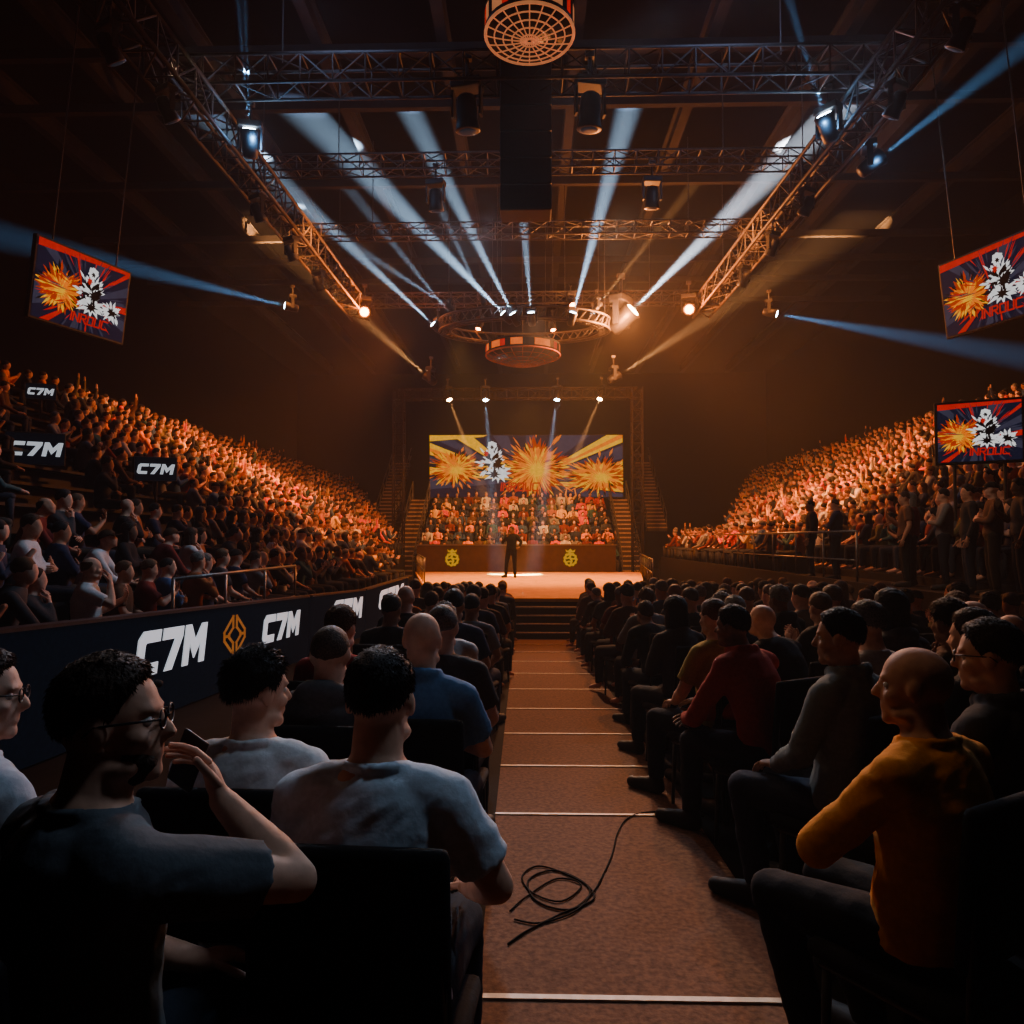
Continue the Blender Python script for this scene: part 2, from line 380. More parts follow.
TOPS=[('black',(.012,.012,.014)),('navy',(.015,.022,.05)),('charcoal',(.035,.036,.04)),('maroon',(.12,.018,.016)),('olive',(.09,.075,.03)),('grey',(.16,.16,.17)),('white',(.45,.45,.46)),('brown',(.07,.035,.02)),('rust',(.25,.07,.02)),('teal',(.02,.07,.08)),('blue',(.03,.07,.17))]
PANTS=[(.012,.014,.02),(.015,.019,.03),(.010,.010,.010),(.022,.026,.038),(.028,.022,.016)]
HN={'short':'short hair','buzz':'shaved head','messy':'thick hair','long':'long hair','bun':'tied hair','cap':'cap',None:'bald head','balding':'receding hair'}
PC=[0]
def person(P,loc,yaw,label,group=None,hair='short',skin=None,hairc=None,top=(.05,.05,.05),pants=(.012,.014,.02),sc=1.0,slope=True,shoes=True,beard=False,glasses=False,eyes=False):
    PC[0]+=1
    o=bpy.data.objects.new('person',P['body']); col.objects.link(o)
    mt=Matrix.Translation(V(loc))@(Matrix.Rotation(-SLOPE,4,'X') if slope else Matrix.Identity(4))@Matrix.Rotation(rad(yaw),4,'Z')
    o.matrix_world=mt@Matrix.Diagonal((sc,sc,sc,1)); o.color=(*(skin or R.choice(SKINS)),1)
    tag(o,label,'person',group)
    put('shirt',P['shirt'],o,color=top); put('trousers',P['trousers'],o,color=pants)
    hc=hairc or R.choice(HAIRC)
    if hair: put('cap' if hair=='cap' else 'hair',HAIR[hair],o,mat=P['H'],color=hc)
    if shoes and 'shoeR' in P:
        put('shoe',P['shoeR'],o); put('shoe',P['shoeL'],o)
    if beard: put('beard',BEARD,o,mat=P['H'],color=hc)
    if glasses: put('glasses',GLS,o,mat=P['H'])
    if eyes:
        for s in(-1,1): put('eye',EYE,o,mat=P['H']@Matrix.Translation((s*.031,.0625,.006)))
    return o
def chair_meshes():
    a=MB(); a.rbox((0,.02,.435),(.44,.43,.05),.022); seat=a.fin('seat','chair',True)
    a=MB(); a.rbox((0,-.215,.74),(.43,.045,.40),.02,Matrix.Rotation(rad(6),3,'X')); back=a.fin('backrest','chair',True)
    legs=[]
    for x in(-1,1):
        for y,yt in((.2,.18),(-.24,-.2)):
            a=MB(); a.tube((x*.2,y,0),(x*.19,yt,.42),.012,.014,8); legs.append(a.fin('leg','steel',True))
    a=MB(); a.path([(.2,.19,.40),(.2,-.2,.40),(.2,-.215,.55),(.2,-.235,.92),(-.2,-.235,.92),(-.2,-.215,.55),(-.2,-.2,.40),(-.2,.19,.40),(.2,.19,.40)],.011)
    fr=a.fin('frame','steel',True)
    b=MB(); b.rbox((0,.02,.435),(.44,.43,.05),.022); b.rbox((0,-.215,.74),(.43,.045,.40),.02,Matrix.Rotation(rad(6),3,'X'))
    for x in(-1,1):
        for y,yt in((.2,.18),(-.24,-.2)): b.tube((x*.2,y,0),(x*.19,yt,.42),.012,.014,6)
        b.path([(x*.2,-.2,.40),(x*.2,-.215,.55),(x*.2,-.235,.92)],.012)
    return seat,back,legs,fr,b.fin('arena_chair','chair',True)
CH=chair_meshes()
def chair(loc,yaw,label,group,full=True):
    mt=Matrix.Translation(V(loc))@Matrix.Rotation(-SLOPE,4,'X')@Matrix.Rotation(rad(yaw),4,'Z')
    if full:
        o=empty('arena_chair',(0,0,0),label,'chair',group); o.matrix_world=mt
        put('seat',CH[0],o); put('backrest',CH[1],o); put('frame',CH[3],o)
        for l in CH[2]: put('leg',l,o)
    else:
        o=put('arena_chair',CH[4]); o.matrix_world=mt; tag(o,label,'chair',group)
HV=.0085
heroes={}
heroes['A']=proto(seated('lap',hy=-40,hp=4,elR=(.24,.26,.90),wrR=(.075,.20,1.035),hdR=(-.55,-.1,.8),pnR=(-.5,-.85,0),curlR=.45),HV,'short',.007,1)
heroes['B']=proto(seated('lap',hy=-3,hp=0,elR=(.29,-.0,.79),wrR=(.19,.24,.68)),HV,'short',.008,2,fat=1.04)
heroes['C']=proto(seated('lap',hy=-42),HV,'short',.007,3)
heroes['D']=proto(seated('cross',hy=-5),.011,'short',.006,4,fat=1.1,collar=True)
heroes['E']=proto(seated('cross',hy=28,hp=2,feet=-.16,elL=(-.26,.16,.76),elR=(.26,.10,.77)),HV,'long',.008,5,fat=1.1)
heroes['F']=proto(seated('lap',hy=25,feet=-.08),HV,'long',.008,6,fat=1.08,collar=True)
heroes['G']=proto(seated('knees',lean=.35,hy=15),.011,'long',.008,7,collar=True)
mids=[proto(seated('lap',hy=0),.015,'short',.006,11),proto(seated('cross',hy=8),.015,'long',.007,12,hood=True),proto(seated('chin',lean=.12,hy=-6),.015,'long',.007,13,collar=True),
      proto(seated('knees',lean=.45,hp=12),.015,'long',.007,14),proto(seated('phone',hp=-8),.015,'short',.006,15),proto(seated('clap',hy=-12),.015,'long',.007,16,fat=1.1)]
LV=.025
lows=[proto(seated('lap',hy=5),LV,'short',.004,21,shoes=False),proto(seated('cross',hy=-8),LV,'long',.004,22,shoes=False),proto(seated('chin',lean=.12,hy=10),LV,'long',.004,23,shoes=False),
      proto(seated('knees',lean=.4,hp=14),LV,'long',.004,24,shoes=False),proto(seated('phone',hp=-8),LV,'short',.004,25,shoes=False),proto(seated('clap',hy=0),LV,'long',.004,26,fat=1.1,shoes=False)]
stands=[proto(standing(hy=10),.018,'long',.005,31),
        proto(standing(hy=-10,elR=(.25,.08,1.13),wrR=(.02,.19,1.2),hdR=(-1,0,.15),pnR=(0,-1,0),elL=(-.25,.08,1.13),wrL=(0,.23,1.15),hdL=(1,-.1,0),pnL=(0,-1,0)),.018,'long',.005,32),
        proto(standing(hy=5,hp=-5,elR=(.24,.1,1.13),wrR=(.08,.29,1.3),hdR=(-.2,.2,1),pnR=(0,-1,0)),.018,'short',.005,33)]
host=proto(standing(hy=-30,elR=(.28,.12,1.18),wrR=(.10,.20,1.40),hdR=(-.5,.1,.8),pnR=(-.6,-.6,0),curlR=.6,elL=(-.34,.02,1.20),wrL=(-.30,.2,1.02),hdL=(.2,.9,-.1),pnL=(.3,0,-1),knR=(.16,.03,.5),anR=(.2,-.02,.085),toeR=(.26,.14,.035)),.014,'long',.004,41,collar=True)
wt=proto(seated('phone',hy=15,elR=(.24,.2,.86),wrR=(.06,.18,1.07),hdR=(-.4,-.1,.8),pnR=(-.5,-.8,0)),.013,'short',.006,51,fat=1.1)
def anyhair(): return R.choices(['short','buzz','messy','long','bun','cap',None,'balding'],[8,3,5,3,1,1.5,2,1])[0]

# ---- heroes -----------------------------------------------------------
def CHL(l): return ' '.join(('black chair holding the '+l).split()[:16])
def seat(P,x,d,yaw,label,group,ch=True,**kw):
    p=person(P,(x,d,fz(d)),yaw,label,group,**kw)
    if ch: chair((x,d,fz(d)),yaw,CHL(label),'arena chairs in the near rows')
    return p
GL='spectators in the left floor block'; GR='spectators in the right floor block'
rows=[4.75+i*1.0 for i in range(11)]
hA=seat(heroes['A'],-.80,1.30,-35,'person in dark grey tee and glasses raising a hand to bearded chin',GL,hair='shortd',hairc=(.035,.018,.01),skin=(.46,.24,.16),top=(.06,.066,.075),pants=(.02,.025,.035),beard=True,glasses=True,eyes=True)
seat(heroes['B'],-.36,1.68,-4,'person in pale blue-grey tee seen from behind at the aisle edge',GL,hair='shortd',hairc=(.012,.009,.008),skin=(.45,.24,.16),top=(.40,.45,.52),eyes=True,sc=.98)
seat(heroes['C'],-.80,2.06,-2,'person in white tee with dark thick hair, head turned to the right',GL,hair='messyd',hairc=(.01,.008,.007),skin=(.46,.25,.17),top=(.44,.46,.48),eyes=True,sc=.945)
seat(heroes['C'],-1.42,1.78,-25,'person in pale shirt and glasses cut off by the left frame edge',GL,hair='shortd',hairc=(.03,.02,.015),top=(.30,.33,.37),glasses=True,eyes=True,sc=.97)
seat(mids[1],-.80,2.82,-5,'person in dark grey hooded top with closely shaved hair',GL,hair='buzz',hairc=(.05,.03,.02),skin=(.48,.26,.18),top=(.06,.06,.065),sc=.965)
seat(heroes['D'],-.45,2.95,-4,'bald person in blue collared shirt near the aisle',GL,hair=None,skin=(.52,.28,.19),top=(.07,.15,.28))
seat(mids[0],-.45,3.65,-3,'person in charcoal tee with closely cropped grey hair, behind the blue shirt',GL,hair='buzz',hairc=(.12,.10,.09),top=(.06,.055,.055))
seat(mids[0],-1.03,3.85,-10,'person in maroon tee in the fourth row left of aisle',GL,hair='shortd',top=(.25,.02,.02),sc=.98)
seat(heroes['E'],1.09,2.02,32,'bald person in mustard orange sweatshirt at the right aisle edge',GR,hair=None,skin=(.33,.165,.105),top=(.42,.155,.016),pants=(.006,.007,.010),eyes=True,sc=.97)
seat(heroes['F'],1.55,2.42,32,'person in dark jacket and glasses at the right frame edge',GR,hair='shortd',hairc=(.02,.015,.012),skin=(.40,.22,.15),top=(.02,.02,.024),glasses=True,eyes=True)
seat(heroes['F'],1.34,3.10,36,'person in grey jacket and jeans with legs out to the aisle',GR,hair='shortd',hairc=(.01,.008,.007),skin=(.36,.19,.12),top=(.10,.115,.12),pants=(.020,.025,.04),eyes=True)
seat(mids[1],1.94,3.15,28,'person in black hooded top behind the mustard sweatshirt',GR,hair='shortd',top=(.015,.015,.017))
seat(heroes['G'],1.30,4.0,35,'person in maroon jacket leaning forward with elbows on knees',GR,hair='shortd',hairc=(.02,.012,.009),top=(.26,.028,.018),pants=(.012,.014,.02),eyes=True)
seat(mids[0],1.85,3.95,30,'person in white tee beside the maroon jacket',GR,hair='shortd',top=(.34,.31,.30))
seat(mids[2],2.35,3.95,25,'person in brown jacket, chin on hand, near the right frame edge',GR,hair='messyd',top=(.07,.03,.02))
seat(mids[1],2.82,3.95,25,'bald person in black hooded top near the right frame edge',GR,hair=None,top=(.02,.018,.018))
ph=MB(); ph.rbox((0,0,0),(.066,.009,.13),.004); pho=ph.build('smartphone','blackp',None,True)
pho.matrix_world=hA.matrix_world@Matrix.Translation((-.05,.195,1.095))@Matrix.Rotation(rad(30),4,'Y')@Matrix.Rotation(rad(20),4,'Z'); tag(pho,'black smartphone in the raised hand of the bearded person','phone')

# ---- floor blocks ------------------------------------------------------
def fill(side,xs,yaw0,grp):
    for ri,d in enumerate(rows):
        for ci,x in enumerate(xs):
            if abs((x)/d*720)>640: continue
            if side=='left' and ci>=(1 if d<5.5 else 2 if d<9 else 3): continue
            xx=x+R.uniform(-.05,.05); dd=d+R.uniform(-.08,.08); yw=yaw0+R.uniform(-10,10)
            set_=mids if d<6.9 else lows; P=R.choices(set_,[5,3,2,3,1,1])[0]; h=anyhair()
            cn,c=R.choices(TOPS,[7,5,6,2,1.2,2,1.2,2,.8,1,2])[0]
            if side=='right' and ri==0 and ci==0: cn,c,h=('olive',(.26,.18,.035),'short')
            if side=='right' and ri==0 and ci==1: cn,c,h=('black',(.015,.014,.015),None)
            if side=='left' and ri==0 and ci==0: cn,c,h=('white',(.42,.42,.42),'messy')
            lab=f"person in {cn} top with {HN[h]}, {ORD[ci]} seat from aisle, {ORD[ri+4]} row, {side} block"
            person(P,(xx,dd,fz(dd)),yw,lab,grp,hair=h,top=c,pants=R.choice(PANTS),sc=R.uniform(.95,1.03),shoes=d<7)
            chair((xx,dd,fz(dd)),yw,f"black chair, {ORD[ci]} seat from aisle, {ORD[ri+4]} row of the {side} floor block",f'chairs in the {side} floor block',full=d<6.9)
fill('left',[-.57,-1.12,-1.67],-5,GL)
fill('right',[1.2+.56*i for i in range(8)],26,GR)
# ------------------------------------------------------------------ room
b=MB()
for (y0,y1) in((-6,16.6),(16.6,58)):
    b.hexa([V((-19,y0,-3)),V((19,y0,-3)),V((19,y1,-3)),V((-19,y1,-3))],[V((-19,y0,fz(y0))),V((19,y0,fz(y0))),V((19,y1,fz(y1))),V((-19,y1,fz(y1)))])
struct(b.build('floor','floor'))
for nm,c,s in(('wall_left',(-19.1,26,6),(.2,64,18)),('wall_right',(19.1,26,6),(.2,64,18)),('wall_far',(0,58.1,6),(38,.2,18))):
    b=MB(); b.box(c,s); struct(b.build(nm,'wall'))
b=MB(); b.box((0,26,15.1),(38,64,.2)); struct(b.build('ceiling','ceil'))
for i,x in enumerate([-15,-11.8,-8.6,-5.4,-2.2,1.2,4.6,8,11.4,14.8]):
    b=MB(); b.box((0,27,0),(.28,54,.05)); b.box((0,27,.3),(.06,54,.58)); b.box((0,27,.6),(.28,54,.05))
    o=b.build('roof_beam','beam',None,loc=(x,0,14.1)); tag(o,f'long steel roof beam running towards the stage, {ORD[i]} from the left','roof beam','roof beams under the ceiling')
for i,d in enumerate([9,11,13.2,15.5,17.7,20,24.5,29,31.5,34,37]):
    b=MB(); b.box((0,0,0),(37,.2,.25)); o=b.build('roof_purlin','beam',None,loc=(0,d,13.9)); tag(o,f'horizontal cross purlin under the ceiling, {ORD[i]} from the camera','roof purlin','purlins under the ceiling')
# aisle
b=MB()
ys=[-1+i*.5 for i in range(35)]
def al(d): return -.16-.012*max(d,0)
for i in range(len(ys)-1):
    a,c=ys[i],ys[i+1]
    b.hexa([V((al(a),a,fz(a)-.01)),V((1.0,a,fz(a)-.01)),V((1.0,c,fz(c)-.01)),V((al(c),c,fz(c)-.01))],[V((al(a),a,fz(a)+.006)),V((1.0,a,fz(a)+.006)),V((1.0,c,fz(c)+.006)),V((al(c),c,fz(c)+.006))])
tag(b.build('aisle_carpet','aisle'),'reddish brown carpet runner down the centre aisle','carpet')
for i,d in enumerate([2.59,4.5,5.6,6.7,7.9,9.2,10.6,12.0,13.4,14.8]):
    l=al(d)
    b=MB(); b.box((0,0,0),(1.0-l,.028,.008)); o=b.build('floor_strip','strip',None,loc=((1.0+l)/2,d,fz(d)+.009)); o.rotation_euler=(-SLOPE,0,0)
    tag(o,f'pale edging strip across the aisle, {ORD[i]} from the camera','floor strip','edging strips across the aisle')
def fp(x,y):
    d=1080/(y-571); return V(((x-530)*d/720,d,fz(d)+.012))
def spline(pts):
    sp=[]
    for i in range(len(pts)-1):
        p0=pts[max(0,i-1)];p1=pts[i];p2=pts[i+1];p3=pts[min(len(pts)-1,i+2)]
        for t in[0,.2,.4,.6,.8]: sp.append(.5*((2*p1)+(-p0+p2)*t+(2*p0-5*p1+4*p2-p3)*t*t+(-p0+3*p1-3*p2+p3)*t**3))
    return sp+[pts[-1]]
b=MB(); b.path(spline([fp(*q) for q in((508,938),(525,926),(560,908),(592,893),(580,876),(552,866),(528,876),(536,896),(568,904),(590,888),(600,872),(610,850),(616,828),(628,813),(655,808),(700,812))]),.0045); tag(b.build('floor_cable','cable',None,True),'black cable looped on the carpet beside the aisle seats','cable')
b=MB(); b.path(spline([fp(*q) for q in((514,914),(540,917),(576,904),(588,884),(566,870),(538,862),(522,872),(532,888),(560,896),(580,880),(556,874),(526,892),(510,906))]),.004); tag(b.build('floor_cable','cable',None,True),'short coil of black cable beside the longer aisle cable','cable')

# ------------------------------------------------------------------ stage
ZS=.13
t=empty('stage',(0,17,-.71),'low stage with tan deck glowing at the end of the aisle','stage')
fL,fR,bL,bR=-2.35,2.75,-4.95,4.75
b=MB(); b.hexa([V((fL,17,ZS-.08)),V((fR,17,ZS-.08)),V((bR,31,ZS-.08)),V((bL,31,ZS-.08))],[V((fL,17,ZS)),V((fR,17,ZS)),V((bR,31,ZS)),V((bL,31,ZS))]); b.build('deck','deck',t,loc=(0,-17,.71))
b=MB(); b.hexa([V((fL+.05,17.05,-.72)),V((fR-.05,17.05,-.72)),V((bR-.05,30.9,-.72)),V((bL+.05,30.9,-.72))],[V((fL+.05,17.05,ZS-.08)),V((fR-.05,17.05,ZS-.08)),V((bR-.05,30.9,ZS-.08)),V((bL+.05,30.9,ZS-.08))]); b.build('fascia','fascia',t,loc=(0,-17,.71))
t=empty('stage_steps',(.35,16.3,fz(16.3)),'dark steps from the aisle up to the stage front','steps')
n=5; zb=fz(16.2); h=(ZS-zb)/n
for i in range(n-1):
    b=MB(); b.box((0,0,0),(1.5,1.0-.22*i,h*.98)); b.build('step','step',t,loc=(0,.65-(1.0-.22*i)/2,h*(i+.5)))
    b=MB(); b.box((0,0,0),(1.5,.03,.025)); b.build('nosing','strip',t,loc=(0,.65-(1.0-.22*i)+.012,h*(i+1)-.008))
t=empty('stage_barrier',(-.6,30.85,ZS),'long dark barrier at the back of the stage with gold crests','barrier')
b=MB(); b.box((0,0,.57),(8.5,.12,1.12)); b.build('panel','panel',t)
b=MB(); b.box((0,0,1.16),(8.6,.2,.06)); b.build('top_rail','rail',t)
def crest(k=.82):
    b=MB()
    def pl(p): b.add([V((x*k,-.07,z*k)) for x,z in p]+[V((x*k,-.05,z*k)) for x,z in p],[tuple(range(len(p)))]+[(i,len(p)+i,len(p)+(i+1)%len(p),(i+1)%len(p)) for i in range(len(p))])
    pl([(.36*math.cos(a)*(1+.06*math.cos(11*a)),.36*math.sin(a)*(1+.06*math.cos(11*a))-.02) for a in [math.pi*2*i/66 for i in range(66)]])
    pl([(-.22,.36),(-.26,.50),(-.12,.42),(0,.54),(.12,.42),(.26,.50),(.22,.36),(0,.33)])
    b2=MB()
    def dk(p): b2.add([V((x*k,-.076,z*k)) for x,z in p],[tuple(range(len(p)))])
    dk([(-.20,.14),(-.05,.20),(-.08,.12),(-.18,.06)]); dk([(.24,.12),(.06,.18),(.02,.08),(.16,.04)])
    dk([(-.26,-.02),(-.06,.02),(.02,-.10),(-.08,-.08),(-.22,-.12)]); dk([(.1,-.02),(.26,-.04),(.18,-.18),(.06,-.26),(.12,-.12)])
    dk([(-.16,-.18),(-.02,-.16),(-.04,-.28),(-.12,-.26)])
    return b,b2
for x in(-2.73,2.32):
    c1,c2=crest(); e=c1.build('emblem','gold',t,loc=(x,0,.56)); c2.build('emblem_detail','fascia',e)
def handrail(name,label,pts,n,hgt=1.0,group=None):
    t=empty(name,pts[0],label,'railing',group); o=V(pts[0])
    b=MB(); b.path([V(p)-o+V((0,0,hgt)) for p in pts],.025); b.build('top_rail','rail',t,True)
    b=MB(); b.path([V(p)-o+V((0,0,hgt*.5)) for p in pts],.015); b.build('mid_rail','rail',t,True)
    a=V(pts[0]);c=V(pts[-1])
    for i in range(n):
        p=lerp(a,c,i/(n-1))-o; b=MB(); b.tube(p,p+V((0,0,hgt)),.02,.02,8); b.build('post','rail',t,True)
handrail('stage_railing','grey railing along the right side of the stage',[(3.55,21,ZS),(4.6,30.2,ZS)],8,.8)
handrail('stage_railing','grey railing along the left side of the stage',[(-3.3,22.5,ZS),(-4.75,30.2,ZS)],7,.8)
host_o=person(host,(-.68,26.4,ZS),170,'person darkened to a silhouette standing centre stage with raised microphone hand',None,hair='short',top=(.003,.003,.004),pants=(.003,.003,.004),skin=(.10,.05,.035),slope=False,eyes=True,sc=1.08)  # clothes and skin darkened so the figure stands as a silhouette
mic=MB(); mic.cap((0,0,0),(0,0,.13),.012,.016); mic.ell((0,0,.155),(.026,.026,.03)); mc=mic.build('microphone','blackp',None,True)
mc.location=host_o.matrix_world@V((.06,.235,1.45)); mc.rotation_euler=(rad(25),0,rad(20)); tag(mc,'black microphone held by the person on stage','microphone')

# ------------------------------------------------------------------ screens
def clip(poly,x0,x1,y0,y1):
    def cl(p,f,g):
        out=[]
        for i in range(len(p)):
            a=p[i-1];c=p[i];fa,fc=f(a),f(c)
            if fa>=0:
                if fc>=0: out.append(c)
                else: out.append(g(a,c,fa,fc))
            elif fc>=0: out+= [g(a,c,fa,fc),c]
        return out
    g=lambda a,c,fa,fc:(a[0]+(c[0]-a[0])*fa/(fa-fc),a[1]+(c[1]-a[1])*fa/(fa-fc))
    for f in(lambda p:p[0]-x0,lambda p:x1-p[0],lambda p:p[1]-y0,lambda p:y1-p[1]):
        if not poly: return poly
        poly=cl(poly,f,g)
    return poly
GLY={'I':[[(.3,0),(.3,1)]],'N':[[(0,0),(0,1),(.7,0),(.7,1)]],'R':[[(0,0),(0,1),(.6,1),(.7,.75),(.6,.5),(0,.5)],[(.3,.5),(.7,0)]],'O':[[(0,0),(0,1),(.7,1),(.7,0),(0,0)]],'U':[[(0,1),(0,0),(.7,0),(.7,1)]],'C':[[(.78,1),(.12,1),(0,.88),(0,.12),(.12,0),(.78,0)]]}
SOLID={'C':([(.90,1),(.17,1),(0,.83),(0,.17),(.17,0),(.90,0),(.90,.27),(.33,.27),(.29,.31),(.29,.69),(.33,.73),(.90,.73)],.90),
 '7':([(0,1),(.92,1),(.92,.76),(.54,0),(.20,0),(.57,.73),(0,.73)],.92),
 'M':([(0,0),(0,1),(.28,1),(.56,.60),(.84,1),(1.12,1),(1.12,0),(.85,0),(.85,.55),(.56,.14),(.27,.55),(.27,0)],1.12)}
def strokes(lines,th):
    out=[]
    for ln in lines:
        for (x0,y0),(x1,y1) in zip(ln[:-1],ln[1:]):
            l=math.hypot(x1-x0,y1-y0); ux,uy=(x1-x0)/l,(y1-y0)/l; h=th/2
            a=(x0-ux*h*.9,y0-uy*h*.9); c=(x1+ux*h*.9,y1+uy*h*.9)
            out.append([(a[0]-uy*h,a[1]+ux*h),(a[0]+uy*h,a[1]-ux*h),(c[0]+uy*h,c[1]-ux*h),(c[0]-uy*h,c[1]+ux*h)])
    return out
def text_polys(txt,h,th=.2,sl=.18,gap=.28,sq=1):
    x=0;out=[]
    for ch in txt:
        w=max(p[0] for l in GLY[ch] for p in l)
        for q in strokes(GLY[ch],th): out.append([((x+px_+sl*py_)*h*sq,py_*h) for px_,py_ in q])
        x+=w+gap
    return out,(x-gap)*h*sq
def solid_polys(txt,h,sl=.2,gap=.12,sq=1):
    x=0;out=[]
    for ch in txt:
        p,w=SOLID[ch]; out.append([((x+a+sl*c)*h*sq,c*h) for a,c in reversed(p)]); x+=w+gap
    return out,(x-gap+sl)*h*sq
def burst(cx,cy,r,n,seed,ax=1,asp=1,spk=.45):
    q=random.Random(seed); out=[]
    for i in range(2*n):
        a=math.pi*i/n; rr=r*(q.uniform(.75,1.2) if i%2==0 else q.uniform(spk,spk+.2)); out.append((cx+rr*math.cos(a)*ax/asp,cy+rr*math.sin(a)))
    return [[(cx,cy),out[i],out[(i+1)%len(out)]] for i in range(len(out))]
def shards(cx,cy,r,n,seed,ax=1,asp=1,w=.035,r0=.25,r1=1.25):
    q=random.Random(seed); out=[]
    for i in range(n):
        a=q.uniform(0,2*math.pi); s=r*q.uniform(r0,r0+.4); e=s+r*q.uniform(.25,r1-r0-.3); ww=w*q.uniform(.4,1.2)
        d=(math.cos(a)*ax/asp,math.sin(a)); pr=(-math.sin(a)/asp,math.cos(a))
        out.append([(cx+d[0]*s,cy+d[1]*s),(cx+d[0]*(s+e)*.5+pr[0]*ww*.5,cy+d[1]*(s+e)*.5+pr[1]*ww*.5),(cx+d[0]*e,cy+d[1]*e),(cx+d[0]*(s+e)*.5-pr[0]*ww*.5,cy+d[1]*(s+e)*.5-pr[1]*ww*.5)])
    return out
MATSCR=['s_dark','s_grey','s_yel','s_or','s_red','s_white','s_blk','s_txt']
def art(kind,asp):
    L=[]
    def add(polys,m): L.append((polys,m))
    def ray(c,a0,a1,m,k): add([[c,(c[0]+2*math.cos(rad(a0)),c[1]+2*math.sin(rad(a0))*k),(c[0]+2*math.cos(rad(a1)),c[1]+2*math.sin(rad(a1))*k)]],m)
    if kind=='main':
        c=(.50,.25)
        for a0,a1,m in [(-14,-2,2),(-10,-6,3),(-30,-16,1),(3,12,1),(14,25,2),(18,21,3),(28,40,1),(42,52,2),(45,48,3),(58,72,1),(84,90,1),(100,108,1),(118,126,2),(128,134,1),(138,148,2),(142,145,3),(150,156,1),(160,170,2),(176,190,1)]: ray(c,a0,a1,m,asp*.45)
        for cx,cy,r,s,ax,nn in ((.13,.46,.27,1,1.5,27),(.55,.46,.47,2,1.0,31),(.88,.34,.29,3,1.6,27)):
            add(burst(cx,cy,r,nn,s,ax*1.1,asp,.6),4); add(burst(cx,cy,r*.92,nn,s+10,ax*1.1,asp,.6),3); add(burst(cx+.01,cy-.03,r*.5,nn,s+20,ax,asp,.3),2)
            add(shards(cx,cy,r,40,s+30,ax,asp,.035),2); add(shards(cx,cy,r,40,s+40,ax,asp,.035,.3,1.2),4); add(shards(cx,cy,r,24,s+50,ax,asp,.03,.5,1.4),6); add(shards(cx,cy,r,24,s+55,ax,asp,.04,.7,1.7),3)
        add([[(0,1),(0,.90),(.28,.97),(.3,1)]],2)
        fx,fy=.325,.60
    else:
        c=(.5,.4)
        for a0,a1,m in((-20,-8,1),(0,8,7),(20,30,1),(38,42,7),(60,75,1),(100,105,7),(130,140,1),(176,200,1),(215,222,7),(250,262,1)): ray(c,a0,a1,m,asp)
        add([[(0,1),(0,.90),(1,.96),(1,1)]],7)
        add(burst(.26,.45,.29,24,4,1.2,asp,.6),4); add(burst(.26,.45,.26,24,8,1.2,asp,.6),3); add(burst(.25,.43,.10,16,9,1.2,asp),2)
        add(shards(.26,.45,.28,34,61,1.2,asp,.04),2); add(shards(.26,.45,.28,34,62,1.2,asp,.04),4); add(shards(.26,.45,.28,18,63,1.2,asp,.035,.5,1.4),6)
        fx,fy=.58,.58
        add(shards(.5,.45,.5,40,64,1.2,asp,.03,.3,1.3),1); add(shards(.55,.45,.5,24,65,1.2,asp,.025,.4,1.3),7)
    add(burst(fx,fy,.20,13,31,.8,asp,.5),5); add(burst(fx+.02*asp/2,fy-.22,.17,12,33,1.3,asp,.45),5); add(burst(fx,fy+.22,.08,11,35,1,asp,.75),5)
    add(shards(fx,fy-.05,.30,22,71,.9,asp,.045,.3,1.2),5); add(shards(fx,fy-.05,.24,30,72,.9,asp,.055,.05,1.0),6)
    add(burst(fx+.03,fy-.08,.10,9,37,1,asp,.4),6); add(burst(fx-.03,fy+.1,.06,7,39,1,asp,.4),7); add(burst(fx+.01,fy-.24,.09,8,40,1.4,asp,.3),6); add(burst(fx,fy+.2,.04,6,41,1,asp,.4),6)
    if kind!='main':
        add(burst(.82,.36,.16,11,44,1,asp,.45),5); add(burst(.83,.36,.11,8,46,1,asp,.35),6); add(shards(.82,.36,.2,14,73,1,asp,.05,.1,1.1),5)
    tp,w=text_polys('INROUC',.11 if kind!='main' else .12,.2,.1)
    add([[(.36+p[0]/asp,.10+p[1]) for p in q] for q in tp],7)
    return L
def screen(name,label,c,w,h,nrm,kind,frame_d=.12,tilt=0,rods=None,group=None,off=.004):
    c=V(c); n=V(nrm).normalized(); ax=V((0,0,1)).cross(n).normalized(); up=n.cross(ax)
    Rm=Matrix((ax,-n,up)).transposed(); Rm=Rm@Matrix.Rotation(rad(tilt),3,'X')
    t=empty(name,c,label,'screen',group); t.matrix_world=Matrix.Translation(c)@Rm.to_4x4()
    b=MB(); b.rbox((0,frame_d/2+.005,0),(w+.10,frame_d,h+.10),.015); b.build('housing','blackp',t)
    b=MB(); b.add([V((-w/2,0,-h/2)),V((w/2,0,-h/2)),V((w/2,0,h/2)),V((-w/2,0,h/2))],[(0,1,2,3)],0)
    for li,(polys,m) in enumerate(art(kind,w/h)):
        for p in polys:
            p=clip(p,0,1,0,1)
            if len(p)>2: b.add([V(((x-.5)*w,-off*(li+1)*.4,(y-.5)*h)) for x,y in p],[tuple(range(len(p)))],m)
    b.build('display',MATSCR,t)
    for s in(-1,1): 
        if not rods: continue
        b=MB()
        if rods=='up': b.tube((s*w*.35,.06,h/2),(s*w*.35,.06,14-c.z),.015)
        else: b.tube((s*w*.3,.06,-h/2),(s*w*.3,.06,-1.6),.03)
        b.build('mount','steel',t)
    return t
sc=(px(430,466,39.5)+px(622,466,39.5))/2
screen('video_screen','huge central screen with orange bursts above the stage crowd',sc,10.6,3.4,(0,-1,0),'main',.3,0,'down',off=.012)
